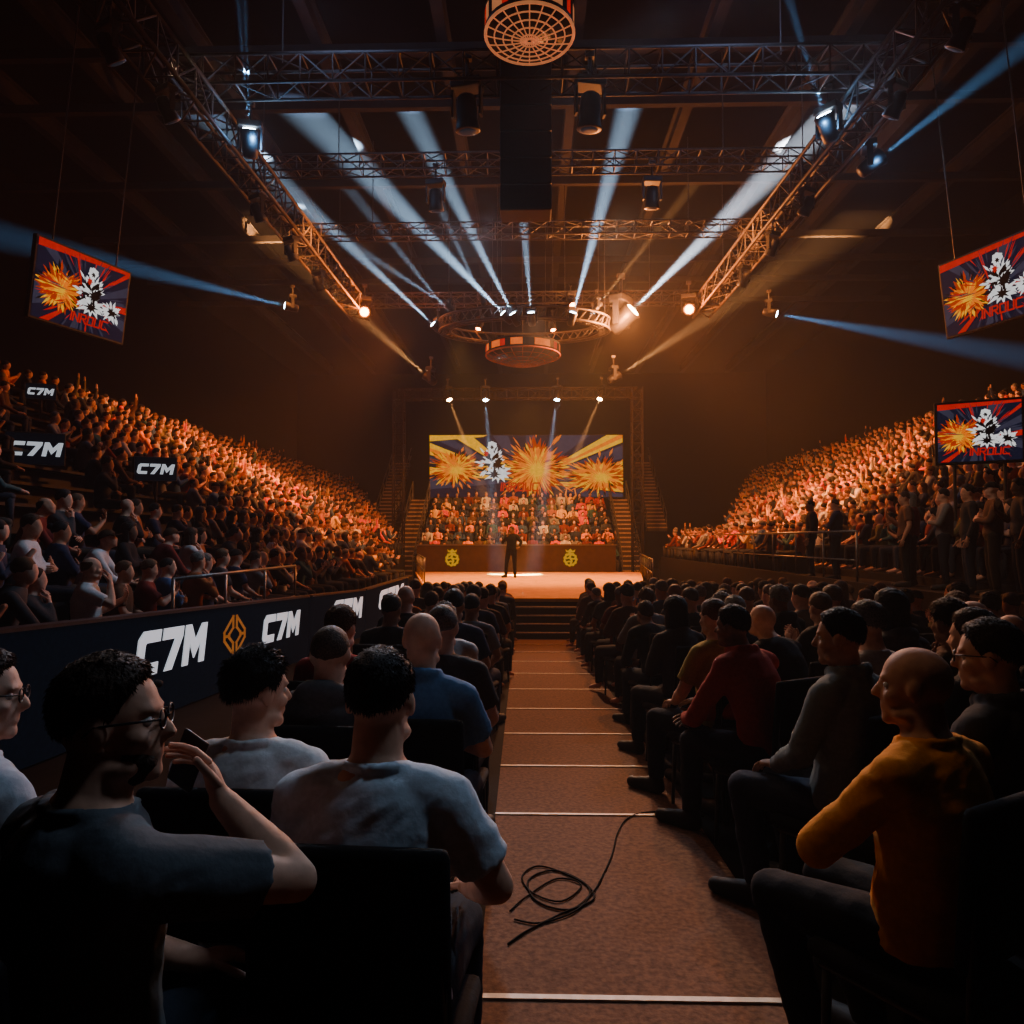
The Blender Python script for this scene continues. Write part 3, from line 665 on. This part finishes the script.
screen('video_screen','upper left hanging screen with orange burst and white splash',(-9.95,15.6,7.0),2.25,1.65,(.968,-.32,0),'side',.12,7,'up',off=.003)
screen('video_screen','upper right hanging screen cut off by the frame edge',(10.05,15.7,7.05),2.4,1.65,(-.968,-.34,0),'side',.12,7,'up',off=.003)
screen('video_screen','smaller lower right screen standing above the right crowd',(8.08,13.1,3.45),1.28,1.06,(-.45,-.9,0),'side',.1,0,'down',off=.003)

def lettering(name,txt,O,ax,h,parent,mat,sq=1,n=None):
    tp,w=solid_polys(txt,h,sq=sq); b=MB(); up=V((0,0,1))
    for p in tp:
        k=len(p)
        b.add([V(O)+ax*x+up*z+n*.012 for x,z in p]+[V(O)+ax*x+up*z for x,z in p],[tuple(range(k))]+[(i,k+i,k+(i+1)%k,(i+1)%k) for i in range(k)])
    return b.build(name,mat,parent)
def mark(O,ax,h,parent,n,mat='orange_d',sq=1):
    L=[]
    for s in(-1,1):
        f=lambda q:[(.5+s*x,z) for x,z in q]
        L+= [f([(.07,1.04),(.40,.62),(.40,.38),(.07,-.04)]),f([(.07,.72),(.22,.55),(.22,.45),(.07,.28)]),f([(.40,.50),(.22,.50)]),f([(.07,1.04),(.07,.72)]),f([(.07,.28),(.07,-.04)])]
    b=MB()
    for p in strokes(L,.08): b.add([V(O)+ax*(x*h*sq)+V((0,0,z*h))+n*.012 for x,z in p],[tuple(range(len(p)))])
    return b.build('emblem',mat,parent)
def board(label,d0,d1,items):
    X=-3.8; o=V((X,d0,fz(d0))); t=empty('advertising_board',o,label,'advertising board','advertising boards beside the left floor block')
    P=lambda y,z,x=0: V((X+x,y,fz(y)+z))-o
    b=MB(); b.hexa([P(d0,.02,-.1),P(d0,.02,0),P(d1,.02,0),P(d1,.02,-.1)],[P(d0,1.05,-.1),P(d0,1.05,0),P(d1,1.05,0),P(d1,1.05,-.1)]); b.build('panel','board',t)
    b=MB(); b.hexa([P(d0,1.05,-.13),P(d0,1.05,.03),P(d1,1.05,.03),P(d1,1.05,-.13)],[P(d0,1.08,-.13),P(d0,1.08,.03),P(d1,1.08,.03),P(d1,1.08,-.13)]); b.build('top_cap','edge',t)
    for kind,y,h,sq in items:
        ax=V((0,1,-SLOPE if y<16.5 else 0)); O=P(y,.46,.004)
        if kind=='t': lettering('lettering','C7M',O,ax,h,t,'white_e',n=V((1,0,0)),sq=sq)
        else: mark(O,ax,h,t,V((1,0,0)),sq=sq)
board('long black advertising board with white lettering and an orange mark, nearest the camera',3.6,12.3,[('t',6.85,.44,1.05),('m',8.8,.44,1.8),('t',10.15,.40,1.25)])
board('black advertising board with white lettering beyond the nearest board',12.45,16.5,[('t',13.8,.46,1.6)])
board('black advertising board with white lettering closest to the stage',16.65,22.4,[('t',18.0,.46,2.3)])
SG=[]
def sign(label,c,w,h,yaw,down):
    SG.append((c,w,h))
    t=empty('lettered_sign',c,label,'sign','lettered signs above the left crowd'); t.rotation_euler=(0,0,rad(yaw))
    b=MB(); b.rbox((0,.05,0),(w,.09,h),.01); b.build('panel','board',t)
    b=MB()
    b.path([(-w/2,0,-h/2),(w/2,0,-h/2),(w/2,0,h/2),(-w/2,0,h/2),(-w/2,0,-h/2)],.014,4); b.build('frame','edge',t)
    tp,wd=solid_polys('C7M',h*.44)
    lettering('lettering','C7M',(-wd/2,-.002,-h*.22),V((1,0,0)),h*.44,t,'white_e',n=V((0,-1,0)))
    b=MB(); b.tube((0,.07,-h/2),(0,.07,-down),.03); b.build('post','steel',t)
sign('black sign with white lettering at the left frame edge, the largest sign',px(25,447,13.6),.98,.62,28,1.9)
sign('black sign with white lettering standing in the left crowd, right of the largest',px(150,468,15.2),.82,.50,22,1.4)
sign('tiny black sign with white lettering high in the left crowd',px(29,388,18.0),.68,.40,25,1.6)
def blocks_sign(X,Y,z):
    for c,w,h in SG:
        if Y>c.y+.5: continue
        pc=530+X/Y*720; top=540-(z+1.55-1.5)/Y*720; sx=530+c.x/c.y*720; sw=w*.5*720/c.y+.46*720/Y; sb=540-(c.z-h/2-1.5)/c.y*720
        if abs(pc-sx)<sw and top<sb and top>sb-160 : return True
    return False
# ------------------------------------------------------------------ grandstands
seats=[]
def standobj(side,nrow,x0,z0,dx,dz,d0,dend,label):
    s=-1 if side=='left' else 1
    t=empty('seating_stand',(s*x0,d0,0),label,'seating stand')
    b=MB()
    for k in range(nrow):
        xa=s*(x0+dx*k); xb=s*(x0+dx*(k+1)); b.box(((xa+xb)/2-s*x0,(dend(k)-d0)/2,(z0+dz*k-3)/2),(dx,dend(k)-d0,z0+dz*k+3))
    b.build('tiers','stand',t)
    for k in range(nrow):
        xb=s*(x0+dx*k+dx*.72); b=MB(); b.box((xb-s*x0,(dend(k)-d0)/2,z0+dz*k+.41),(.34,dend(k)-d0-.1,.05)); b.box((xb-s*x0+s*.1,(dend(k)-d0)/2,z0+dz*k+.2),(.06,dend(k)-d0-.1,.4))
        b.build('bench','bench',t)
        hx=s*(x0+dx*k+dx*.66); n=0; d=d0+.4
        while d<dend(k)-.3:
            n+=1; X=hx+R.uniform(-.05,.05); Y=d+R.uniform(-.07,.07); p=530+X/Y*720
            if -140<p<1164 and R.random()<.96 and not blocks_sign(X,Y,z0+dz*k): seats.append((side,k,n,X,Y,z0+dz*k,(-58 if side=='left' else 58)+R.uniform(-18,18)))
            d+=.5
    return t
standobj('left',13,4.0,0.0,.75,.40,3.5,lambda k:(23.5+1.5*k) if k<2 else 27+2.3*k,'tiered seating stand full of people along the left side')
rst=standobj('right',13,7.4,.80,.75,.40,5.0,lambda k:30+2.1*k,'tiered seating stand full of people along the right side')
for x,zz in((6.85,.65),(6.1,.65)):
    b=MB(); b.box((x+.03-7.4,24.5-5,zz+.41),(.34,12.6,.05)); b.box((x+.13-7.4,24.5-5,zz+.2),(.06,12.6,.4)); b.build('bench','bench',rst)
    d=18.4
    while d<30.6:
        seats.append(('right',-1,0,x+R.uniform(-.05,.05),d,zz,55+R.uniform(-18,18))); d+=.5
b=MB(); b.box((6.45,17.5,-1.15),(1.88,27,3.6)); o=b.build('walkway_platform','stand'); tag(o,'raised dark walkway in front of the right stand','walkway')
b=MB(); b.box((5.44,17,.05),(.06,26,1.5)); o=b.build('walkway_barrier','fascia'); tag(o,'plain dark barrier between the right floor block and the walkway','barrier')
handrail('walkway_railing','grey metal railing along the raised right walkway',[(5.6,12.5,.65),(5.6,21,.65)],7,1.0)
handrail('stand_railing','grey metal railing on the near left stand',[(-4.1,8.2,.0),(-4.1,12.5,.0)],4,1.05)
t=empty('seating_stand',(-.6,31.5,-.3),'tiered seating stand under the central screen','seating stand')
b=MB()
for k in range(8): b.box((0,.45+.85*k,(.38*k-.7)/2+.3),(8.8,.85,.38*k+.9))
b.build('tiers','stand',t)
for k in range(8):
    for i in range(18): seats.append(('back',k,i,-.6-4.2+.494*i+R.uniform(-.04,.04),31.8+.85*k,.02+.38*k,180+R.uniform(-20,20)))
ST=[(808,16,'black',(.02,.02,.024),0,'short'),(832,15.4,'navy',(.02,.028,.06),1,'buzz'),(900,13.2,'brown',(.10,.05,.03),2,'short'),(918,13.6,'maroon',(.14,.025,.022),0,'long'),(938,12.4,'grey',(.13,.125,.12),1,'short'),(962,11.6,'black',(.02,.02,.022),0,'messy'),(985,11.0,'brown',(.10,.055,.035),1,'cap'),(1012,10.4,'charcoal',(.07,.065,.062),2,'short')]
for i,(p,d,cn,c,pi,h) in enumerate(ST):
    X=max(5.9,min(7.1,(p-530)*d/720))
    person(stands[pi],(X,d,.65),62+R.uniform(-12,12),f'person in {cn} top with {HN[h]} standing on right walkway, {ORD[i]} from stage end','people standing on the right walkway',hair=h,top=c,pants=R.choice(PANTS),slope=False)
near=[q for q in seats if q[0]!='back' and q[1]>=0]
person(wt,(-4.42,7.15,0.0),-62,'person in white tee behind the advertising board with hand raised to mouth','spectators in the left stand',hair='balding',top=(.50,.50,.50),slope=False)
near=[q for q in near if not(q[0]=='left' and q[1]==0 and abs(q[4]-7.15)<.42)]
near.sort(key=lambda q:math.hypot(q[3],q[4])-(0 if 0<=530+q[3]/q[4]*720<=1024 else -30))
NIND=max(0,300-PC[0])
ind=near[:NIND]; rest=near[NIND:]+[q for q in seats if q[0]=='back' or q[1]<0]
for (side,k,n,X,Y,z,yw) in ind:
    h=anyhair(); cn,c=R.choices(TOPS,[6,5,5,3,1.5,3,2,2,1.5,1,2])[0]
    person(R.choices(lows,[4,3,3,2,2,3])[0],(X,Y,z),yw,f'person in {cn} top with {HN[h]} in {side} stand, tier {k+1}, seat {n} from camera',f'spectators in the {side} stand',hair=h,top=c,pants=R.choice(PANTS),sc=R.uniform(.94,1.03),slope=False,shoes=False)
def lowman(J):
    b=MB(); torso(b,J,.014,True,8,2); H=headM(J)
    b.ell((0,0,-.005),(.072,.09,.112),H,8,6,0); b.ell((0,-.02,.045),(.082,.092,.085),H,8,5,1); b.cap(J['neckb']-V((0,0,.05)),H@V((0,0,-.06)),.055,.05,6,0)
    for s in 'RL':
        b.cap(J['sh'+s],J['el'+s],.066,.05,6,2); b.cap(J['el'+s],J['wr'+s],.05,.034,6,2); b.cap(J['wr'+s],J['wr'+s]+J['hd'+s].normalized()*.12,.032,.024,5,0)
        b.cap(J['hip'+s],J['kn'+s],.098,.07,6,3); b.tube(J['kn'+s],J['an'+s],.066,.045,6,3)
    return b
up=seated('clap',elR=(.28,.1,1.18),wrR=(.24,.12,1.42),hdR=(0,0,1),pnR=(0,1,0),elL=(-.28,.1,1.18),wrL=(-.22,.13,1.42),hdL=(0,0,1),pnL=(0,1,0))
LM=[lowman(j) for j in(seated('lap'),seated('cross',hy=15),seated('clap',lean=.1),seated('knees',lean=.35),up)]
LMV=[np.array(l.v) for l in LM]
VV=[];FF=[];CC=[];base=0
CT=[t[1] for t in TOPS]+[(.65,.20,.02),(.6,.38,.08),(.55,.05,.03),(.55,.52,.48)]
for(side,k,n,X,Y,z,yw) in rest:
    li=R.choices(range(5),[5,4,4,2,1])[0]; lm=LM[li]; a=rad(yw); s=R.uniform(.94,1.05); v=LMV[li]*s
    x=v[:,0]*math.cos(a)-v[:,1]*math.sin(a)+X; y=v[:,0]*math.sin(a)+v[:,1]*math.cos(a)+Y
    VV.append(np.stack([x,y,v[:,2]+z],1)); FF+= [tuple(i+base for i in f) for f in lm.f]; base+=len(v)
    cs=np.array([R.choice(SKINS[:4]),R.choice(HAIRC),R.choices(CT,[7,5,5,3,2,3,2,3,3,1,2,3,2,3,.5])[0],R.choice(PANTS)])
    CC.append(cs[np.array(lm.vm)])
VV=np.concatenate(VV); CC=np.concatenate(CC)
me=bpy.data.meshes.new('crowd'); me.from_pydata(VV.tolist(),[],FF)
ca=me.color_attributes.new('Col','FLOAT_COLOR','POINT'); ca.data.foreach_set('color',np.concatenate([CC,np.ones((len(CC),1))],1).astype(np.float32).ravel())
me.polygons.foreach_set('use_smooth',[True]*len(me.polygons)); me.materials.append(pm('crowd_cloth',rough=.8,src='attr',na=.1,spec=.2))
tag(put('crowd',me),'distant crowd of small seated people filling the stands around the stage','crowd',None,'stuff')
def stairs(label,x,d,z0,z1,n,w=.9):
    t=empty('staircase',(x,d,z0),label,'staircase','staircases beside the central screen'); b=MB(); b2=MB(); run=.3; rh=(z1-z0)/n
    for i in range(n):
        b.box((0,run*i,rh*(i+.5)),(w,run*1.02,rh*1.02)); b2.box((0,run*i-run*.5-.01,rh*(i+1)-.03),(w,.03,.07))
    b.build('treads','stair',t); b2.build('nosing','noz',t)
    for s in(-1,1):
        b=MB(); b.path([(s*w/2,0,1),(s*w/2,run*n,z1-z0+1)],.03); b.path([(s*w/2,0,.5),(s*w/2,run*n,z1-z0+.5)],.02)
        for i in range(0,n+1,3): b.tube((s*w/2,run*i,rh*i),(s*w/2,run*i,rh*i+1),.02)
        b.build('handrail','rail',t)
stairs('metal staircase climbing left of the crowd under the screen',-5.75,32.5,-.3,3.6,18)
stairs('metal staircase climbing right of the crowd under the screen',4.6,32.5,-.3,3.6,18)
stairs('upper metal staircase in the dark left of the central screen',-8.2,40,2,6.4,20,1.1)
stairs('upper metal staircase in the dark right of the central screen',7.0,40,2,6.4,20,1.1)

# ------------------------------------------------------------------ trusses
def truss(label,p0,p1,size,nseg,group,rc=.035,rl=.018,hang=True,mat='truss'):
    p0=V(p0);p1=V(p1); a=(p1-p0); L=a.length; a.normalize(); u,v=frame(a); t=empty('lighting_truss',p0,label,'truss',group)
    cs=[u*(sx*size/2)+v*(sy*size/2) for sx,sy in((-1,-1),(1,-1),(1,1),(-1,1))]
    for c in cs:
        b=MB(); b.tube(c,c+a*L,rc,rc,8); b.build('chord',mat,t,True)
    b=MB()
    for f in range(4):
        c0,c1=cs[f],cs[(f+1)%4]
        for i in range(nseg):
            s0=a*(L*i/nseg); s1=a*(L*(i+1)/nseg)
            if i%2==0: b.tube(c0+s0,c1+s1,rl,rl,5)
            else: b.tube(c1+s0,c0+s1,rl,rl,5)
            b.tube(c0+s0,c1+s0,rl,rl,5)
    b.build('lacing',mat,t)
    if hang: cables(t,[(a*(L*q)+V((0,0,size/2)),a*(L*q)+V((0,0,14-(p0+a*(L*q)).z))) for q in(.15,.5,.85)])
    return t
G='lighting trusses under the roof'
truss('long lighting truss running to the stage on the left',(-7,8,10.5),(-6.7,28,10.5),.65,28,G,.045,.022)
truss('long lighting truss running to the stage on the right',(7.1,8,10.5),(6.7,28,10.5),.65,28,G,.045,.022)
truss('wide cross truss nearest the camera, top of picture',(-7.4,14.6,11.2),(7.4,14.6,11.2),.6,22,G,mat='trussd')
truss('second cross truss from the camera',(-7,18,11.1),(7,18,11.1),.4,26,G,.025,.014)
truss('third cross truss, above the ring of lamps',(-7,22,11.1),(7,22,11.1),.4,26,G,.025,.014)
truss('fourth cross truss, just behind the ring of lamps',(-6.8,28.4,11.1),(6.8,28.4,11.1),.45,26,G,.028,.016)
truss('gantry cross truss over the back of the stage',(-5.8,31.6,7.95),(4.7,31.6,7.95),.45,22,G,.03,.018,False,'trussd')
truss('upright truss tower at the left of the stage',(-5.8,31.6,-.7),(-5.8,31.6,8.2),.45,18,G,.03,.018,False,'trussd')
truss('upright truss tower at the right of the stage',(4.7,31.6,-.7),(4.7,31.6,8.2),.45,18,G,.03,.018,False,'trussd')
t=empty('lighting_ring',(-.2,26,9.1),'oval lighting ring hanging above the stage','lighting rig')
for z,rx in((0,3.1),(.4,3.1),(0,2.7)):
    b=MB(); b.torus((0,0,z),rx,rx*.55,.045,64,6); b.build('hoop','truss',t,True)
b=MB()
for i in range(48):
    a0=2*math.pi*i/48;a1=2*math.pi*(i+1)/48; q=lambda a,r,z:V((r*math.cos(a),r*.55*math.sin(a),z))
    b.tube(q(a0,3.1,0),q(a1,3.1,.4),.02,.02,5); b.tube(q(a0,3.1,0),q(a1,2.7,0),.02,.02,5); b.tube(q(a0,2.7,0),q(a0,3.1,.4),.016,.016,5)
b.build('lacing','truss',t)
cables(t,[((3.0*math.cos(a),1.65*math.sin(a),.4),(3.0*math.cos(a),1.65*math.sin(a),4.9)) for a in(.4,1.2,2,2.8,3.6,4.4,5.2,6)])
def dish(name,label,c,r,h,dome,mat_band,grid):
    t=empty(name,c,label,'hanging display'); b=MB(); n=40
    b.loft([b.ring(V((0,0,z)),V((1,0,0)),V((0,1,0)),r,r,n) for z in(0,h)],0); b.build('drum','blackp',t,True)
    b=MB(); n=40
    for i in range(n):
        a0=2*math.pi*i/n; a1=2*math.pi*(i+1)/n; q=lambda a,z:V(((r+.012)*math.cos(a),(r+.012)*math.sin(a),z)); b.add([q(a0,h*.2),q(a1,h*.2),q(a1,h*.8),q(a0,h*.8)],[(0,1,2,3)],2 if i%4==3 or i%7==2 else (1 if i%5==1 else 0))
    b.build('display_band',[mat_band,'s_txt','s_blk'],t)
    b=MB()
    for k in range(1,5):
        f=k/5; b.torus((0,0,-dome*(1-f*f)),r*f,r*f,.014,36,5)
    b.torus((0,0,0),r,r,.03,40,6)
    for i in range(20):
        a=2*math.pi*i/20; b.path([(r*f*math.cos(a),r*f*math.sin(a),-dome*(1-f*f)) for f in(.05,.3,.55,.8,1)],.012,5)
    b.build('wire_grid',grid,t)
    cables(t,[((r*.7*math.cos(a),r*.7*math.sin(a),h),(r*.7*math.cos(a),r*.7*math.sin(a),14-c[2])) for a in(.5,2.6,4.7)])
dish('hanging_display','round display with wire grid below, hanging under the lighting ring',(-.25,26,8.2),1.35,.40,.35,'rim_or','grid_dim')
dish('hanging_display','round drum with glowing grid at the top of the picture',(0,13.2,11.0),.83,.5,.12,'grid_warm','grid_warm')
t=empty('loudspeaker_column',(-.08,15,8.35),'tall black hanging column of speaker cabinets below the drum','loudspeaker')
for i in range(6):
    b=MB(); b.rbox((0,0,.28+i*.56),(1.08,.6,.55),.03); b.build('cabinet','blackp',t)
cables(t,[((s*.3,0,3.36),(s*.3,0,5.6)) for s in(-1,1)],.015)

# ------------------------------------------------------------------ fixtures and lamps
def fix_meshes():
    a=MB(); a.loft([a.ring(V((0,0,z)),V((1,0,0)),V((0,1,0)),r,r,20) for z,r in((.20,.08),(.17,.12),(0,.14),(-.1,.135),(-.24,.165),(-.25,.15))]); hs=a.fin('housing','blackp',True)
    a=MB(); a.loft([a.ring(V((0,0,z)),V((1,0,0)),V((0,1,0)),r,r,20) for z,r in((-.245,.12),(-.262,.10),(-.268,.05))]); 
    a2={k:a.fin('lens','lens_'+k,True) for k in('cool','warm','or','off')}
    a=MB(); a.box((-.185,0,.12),(.03,.1,.4)); a.box((.185,0,.12),(.03,.1,.4)); a.rbox((0,0,.34),(.4,.24,.12),.02); yk=a.fin('yoke','blackp')
    a=MB(); a.tube((0,0,.40),(0,0,.72),.025); a.box((0,0,.72),(.12,.08,.08)); cl=a.fin('clamp','steel')
    return hs,a2,yk,cl
FX=fix_meshes()
def spot(p,tg,power,c,ang,blend=.5,r=.06):
    l=bpy.data.lights.new('spot_lamp','SPOT'); l.energy=power; l.color=c; l.spot_size=rad(ang); l.spot_blend=blend; l.shadow_soft_size=r
    o=bpy.data.objects.new('spot_lamp',l); col.objects.link(o); o.location=p; o.rotation_mode='QUATERNION'; o.rotation_quaternion=(V(tg)-V(p)).to_track_quat('-Z','Y'); return o
def point(p,power,c,r=.12):
    l=bpy.data.lights.new('glow_lamp','POINT'); l.energy=power; l.color=c; l.shadow_soft_size=r
    o=bpy.data.objects.new('glow_lamp',l); col.objects.link(o); o.location=p; return o
def area(p,tg,power,c,sx,sy,spread=120):
    l=bpy.data.lights.new('added_wash','AREA'); l.shape='RECTANGLE'; l.size=sx; l.size_y=sy; l.energy=power; l.color=c; l.spread=rad(spread)
    o=bpy.data.objects.new('added_wash',l); col.objects.link(o); o.location=p; o.rotation_mode='QUATERNION'; o.rotation_quaternion=(V(tg)-V(p)).to_track_quat('-Z','Y'); return o
def fixture(p,tg,lens,label,beam=None,sc=1.0):
    p=V(p); d=(V(tg)-p).normalized(); t=empty('spotlight',p,label,'spotlight','stage spotlights'); t.scale=(sc,)*3
    q=d.to_track_quat('-Z','Y'); m=q.to_matrix().to_4x4(); az=math.atan2(d.y,d.x)-math.pi/2
    h=put('housing',FX[0],t,mat=m); put('lens',FX[1][lens],h); put('yoke',FX[2],t,mat=Matrix.Rotation(az,4,'Z')); put('clamp',FX[3],t)
    if beam:
        pw,c,ang=beam
        if ang>20: point(p+d*.42*sc,pw,c)
        else: spot(p+d*.3*sc,tg,pw,c,ang,1.0,.04)
COOL=(.44,.70,1.0); BLUE=(.14,.48,1.0); WARM=(1,.40,.12); OR=(1,.18,.015)
B=1.15e6
def F(x,y,d,tg,lens,label,pw=0,c=COOL,ang=6,sc=1.0):
    fixture(px(x,y,d),px(*tg) if tg[2]>0 else V((tg[0],tg[1],-tg[2])),lens,label,(pw*B,c,ang) if pw else None,sc)
# ring beams land on the dark roof deck between beams and purlins
F(508,316,24.4,(-7.1,21.8,-15),'cool','spotlight on the ring front sending a beam up left',2.2,COOL,9.5)
F(516,318,24.3,(-3.8,21.8,-15),'cool','spotlight on the ring front beaming up slightly left',1.8,COOL,8)
F(532,318,24.3,(-.5,21.9,-15),'cool','spotlight at the middle of the ring front beaming straight up',1.9,COOL,7.5)
F(572,318,24.6,(3.1,21.8,-15),'cool','spotlight on the ring front beaming up slightly right',2.1,COOL,9)
F(622,320,26,(9.7,21.8,-15),'warm','brightest warm spotlight at the right end of the ring',3.4,(.74,.84,1),10,2.3)
F(437,326,26,(-10.2,22.2,-15),'cool','spotlight at the left end of the ring beaming left',1.9,COOL,7)
F(430,378,28,(352,308,28.6),'warm','lower left spotlight over the stage beaming left',.55,WARM,10,1.2)
F(614,378,28,(704,320,28.6),'warm','lower right spotlight over the stage beaming right',.7,WARM,10,1.2)
F(362,308,27,(330,330,10),'or','orange spotlight at the stage end of the left truss',.0009,OR,35,1.4)
F(690,308,27,(730,330,10),'or','orange spotlight at the stage end of the right truss',.0009,OR,35,1.4)
F(447,394,31.3,(468,450,30.3),'warm','first gantry spotlight from the left aimed at the stage',.26,WARM,8)
F(485,394,31.3,(489,450,30.5),'cool','second gantry spotlight from the left aimed at the stage',.22,COOL,7)
F(558,394,31.3,(550,450,30.5),'cool','third gantry spotlight from the left aimed at the stage',.22,COOL,7)
F(602,394,31.3,(578,450,30.3),'warm','fourth gantry spotlight from the left aimed at the stage',.26,WARM,8)
F(242,134,15.4,(228,-70,14),'cool','bright blue-white spotlight on the left truss beaming up',.35,BLUE,7,1.3)
F(832,126,15.2,(782,-60,14),'cool','bright blue-white spotlight on the right truss beaming up',.37,BLUE,7,1.3)
F(872,163,16.6,(960,95,16),'cool','blue-white spotlight outside the right truss beaming right',.22,BLUE,10,1.3)
F(288,303,24,(150,268,22.5),'cool','blue spotlight beaming left over the left crowd',.42,BLUE,8)
F(770,312,24,(920,340,22.5),'cool','blue spotlight beaming right over the right crowd',.42,BLUE,8)
for x,y,d in((246,126,15.2),(828,118,15.0),(880,158,16.4)): point(px(x,y,d),160,(.18,.5,1),.1)  # added lamps: blue halos and tint around the truss spotlights
for i,(x,d) in enumerate([(-7.0,11.5),(-6.9,13.2),(-6.8,17.5),(-6.8,20),(-6.75,22.5)]):
    fixture((x,d,9.7),(x*.5,d+6,0),'off',f'unlit black spotlight on the left truss, {ORD[i]} from the camera')
for i,(x,d) in enumerate([(7.0,11.5),(6.9,13.4),(6.8,17.5),(6.8,20),(6.75,22.5)]):
    fixture((x,d,9.7),(x*.5,d+6,0),'off',f'unlit black spotlight on the right truss, {ORD[i]} from the camera')
fixture((-1.3,14.6,10.4),(-1,16,2),'off','large unlit spotlight left of the speaker column',sc=1.6)
fixture((1.25,14.6,10.4),(1,16,2),'off','large unlit spotlight right of the speaker column',sc=1.6)
fixture((-2.4,18,10.2),(-2,20,2),'off','unlit spotlight on the second cross truss, left of centre',sc=1.2)
fixture((3.1,18,10.2),(3,20,2),'off','unlit spotlight on the second cross truss, right of centre',sc=1.2)
RT={1:(-7,26.6,15),2:(-10.2,26.8,15),3:(-3.8,26.7,15),5:(6.3,26.7,15),6:(3,26.7,15)}
for i,a in enumerate([2.2,2.7,3.6,4.2,5.3,5.8,.5,1.2]):
    p=(-.2+2.9*math.cos(a),26+1.6*math.sin(a),9.75); lit=i in RT
    fixture(p,RT.get(i,(-.2+8*math.cos(a),22+3*math.sin(a),2)),'cool' if lit else 'or',f'small spotlight on top of the lighting ring, {ORD[i]} of eight',(.75*B,COOL if i!=5 else WARM,5.5) if lit else None,sc=.8)
# washes: lamps without fixtures
point(px(624,318,24.9),6500,(1,.28,.06),.15)  # added point lamp for the flare around the warm ring spotlight
spot((-2.6,25,8.6),(-1,25.5,0),5000,(1,.42,.07),70,.8,.4)            # stage deck
spot((2.4,25,8.6),(1,25.5,0),5000,(1,.42,.07),70,.8,.4)
spot((-4.5,27,9.6),(-10.5,25.5,3),11000,(1,.22,.035),60,.9,.4)        # far end of left stand
spot((4.5,27,9.6),(11.5,25.5,3),11000,(1,.22,.035),60,.9,.4)           # far end of right stand
area((-5.6,20,10.6),(-9.6,24,2.4),1250,(1,.27,.05),1.0,9,85)      # added wash to brighten the left stand, no fixture there
area((5.8,20,10.6),(10.2,25,2.6),1250,(1,.27,.05),1.0,9,85)       # matching added wash over the right stand
spot((0,30,7.6),(-.6,35,1.8),5000,(1,.36,.07),95,.9,.4)             # back crowd and stairs
spot((0.2,23.5,9.0),(0.4,9.5,0),9000,(1,.46,.22),30,.9,.3)             # aisle and floor heads
spot((-1.5,21.5,11.3),(-.8,3.2,1.2),9000,(.60,.78,1),16,.9,.3)       # cool rim light, left heads
spot((2.2,21.5,11.3),(2.2,4.5,1.2),9000,(1,.72,.50),20,.9,.3)        # warm rim light, right heads
spot((6.6,13,10.3),(-1.0,3.2,.8),1800,(.50,.70,1),40,.9,.3)         # cool front light on near left
spot((3.6,3.2,9.9),(-.65,1.75,.9),800,(.60,.78,1),18,.9,.7)        # cool top light on near left shirts
spot((2.5,12,10.6),(-5.5,8.5,1.0),2400,(.55,.75,1),34,.9,.3)        # cool light on people behind the left board
spot((-6.6,13,10.3),(1.6,3.6,.8),1200,(1,.62,.36),36,.9,.3)            # warm light on near right
spot((-3.2,4.2,9.9),(.95,2.1,1.15),600,(1,.60,.32),12,.9,.7)        # warm top light on mustard sweatshirt
spot((-2,8,10.6),(6.6,13,1.5),1800,(1,.66,.45),26,.9,.3)              # light on the standing group
for s in(-1,1): spot((s*4.5,13,11.8),(s*3,18,15),520,(.35,.52,1),140,.6,.3)   # added cool uplight to bring out the roof steel
w=bpy.data.worlds.new('World'); scene.world=w; w.use_nodes=True; nt=w.node_tree
bg=nt.nodes['Background']; bg.inputs[0].default_value=(0,0,0,1); bg.inputs[1].default_value=0
vs=nt.nodes.new('ShaderNodeVolumeScatter'); vs.inputs['Density'].default_value=.0019; vs.inputs['Anisotropy'].default_value=.2
nt.links.new(vs.outputs[0],nt.nodes['World Output'].inputs['Volume'])
cam=bpy.data.cameras.new('Camera'); cam.sensor_width=36; cam.lens=720/1024*36; cam.clip_start=.05; cam.clip_end=200
co=bpy.data.objects.new('Camera',cam); col.objects.link(co); co.location=(0,0,1.5); co.rotation_euler=(rad(90+2.227),0,rad(1.432)); scene.camera=co
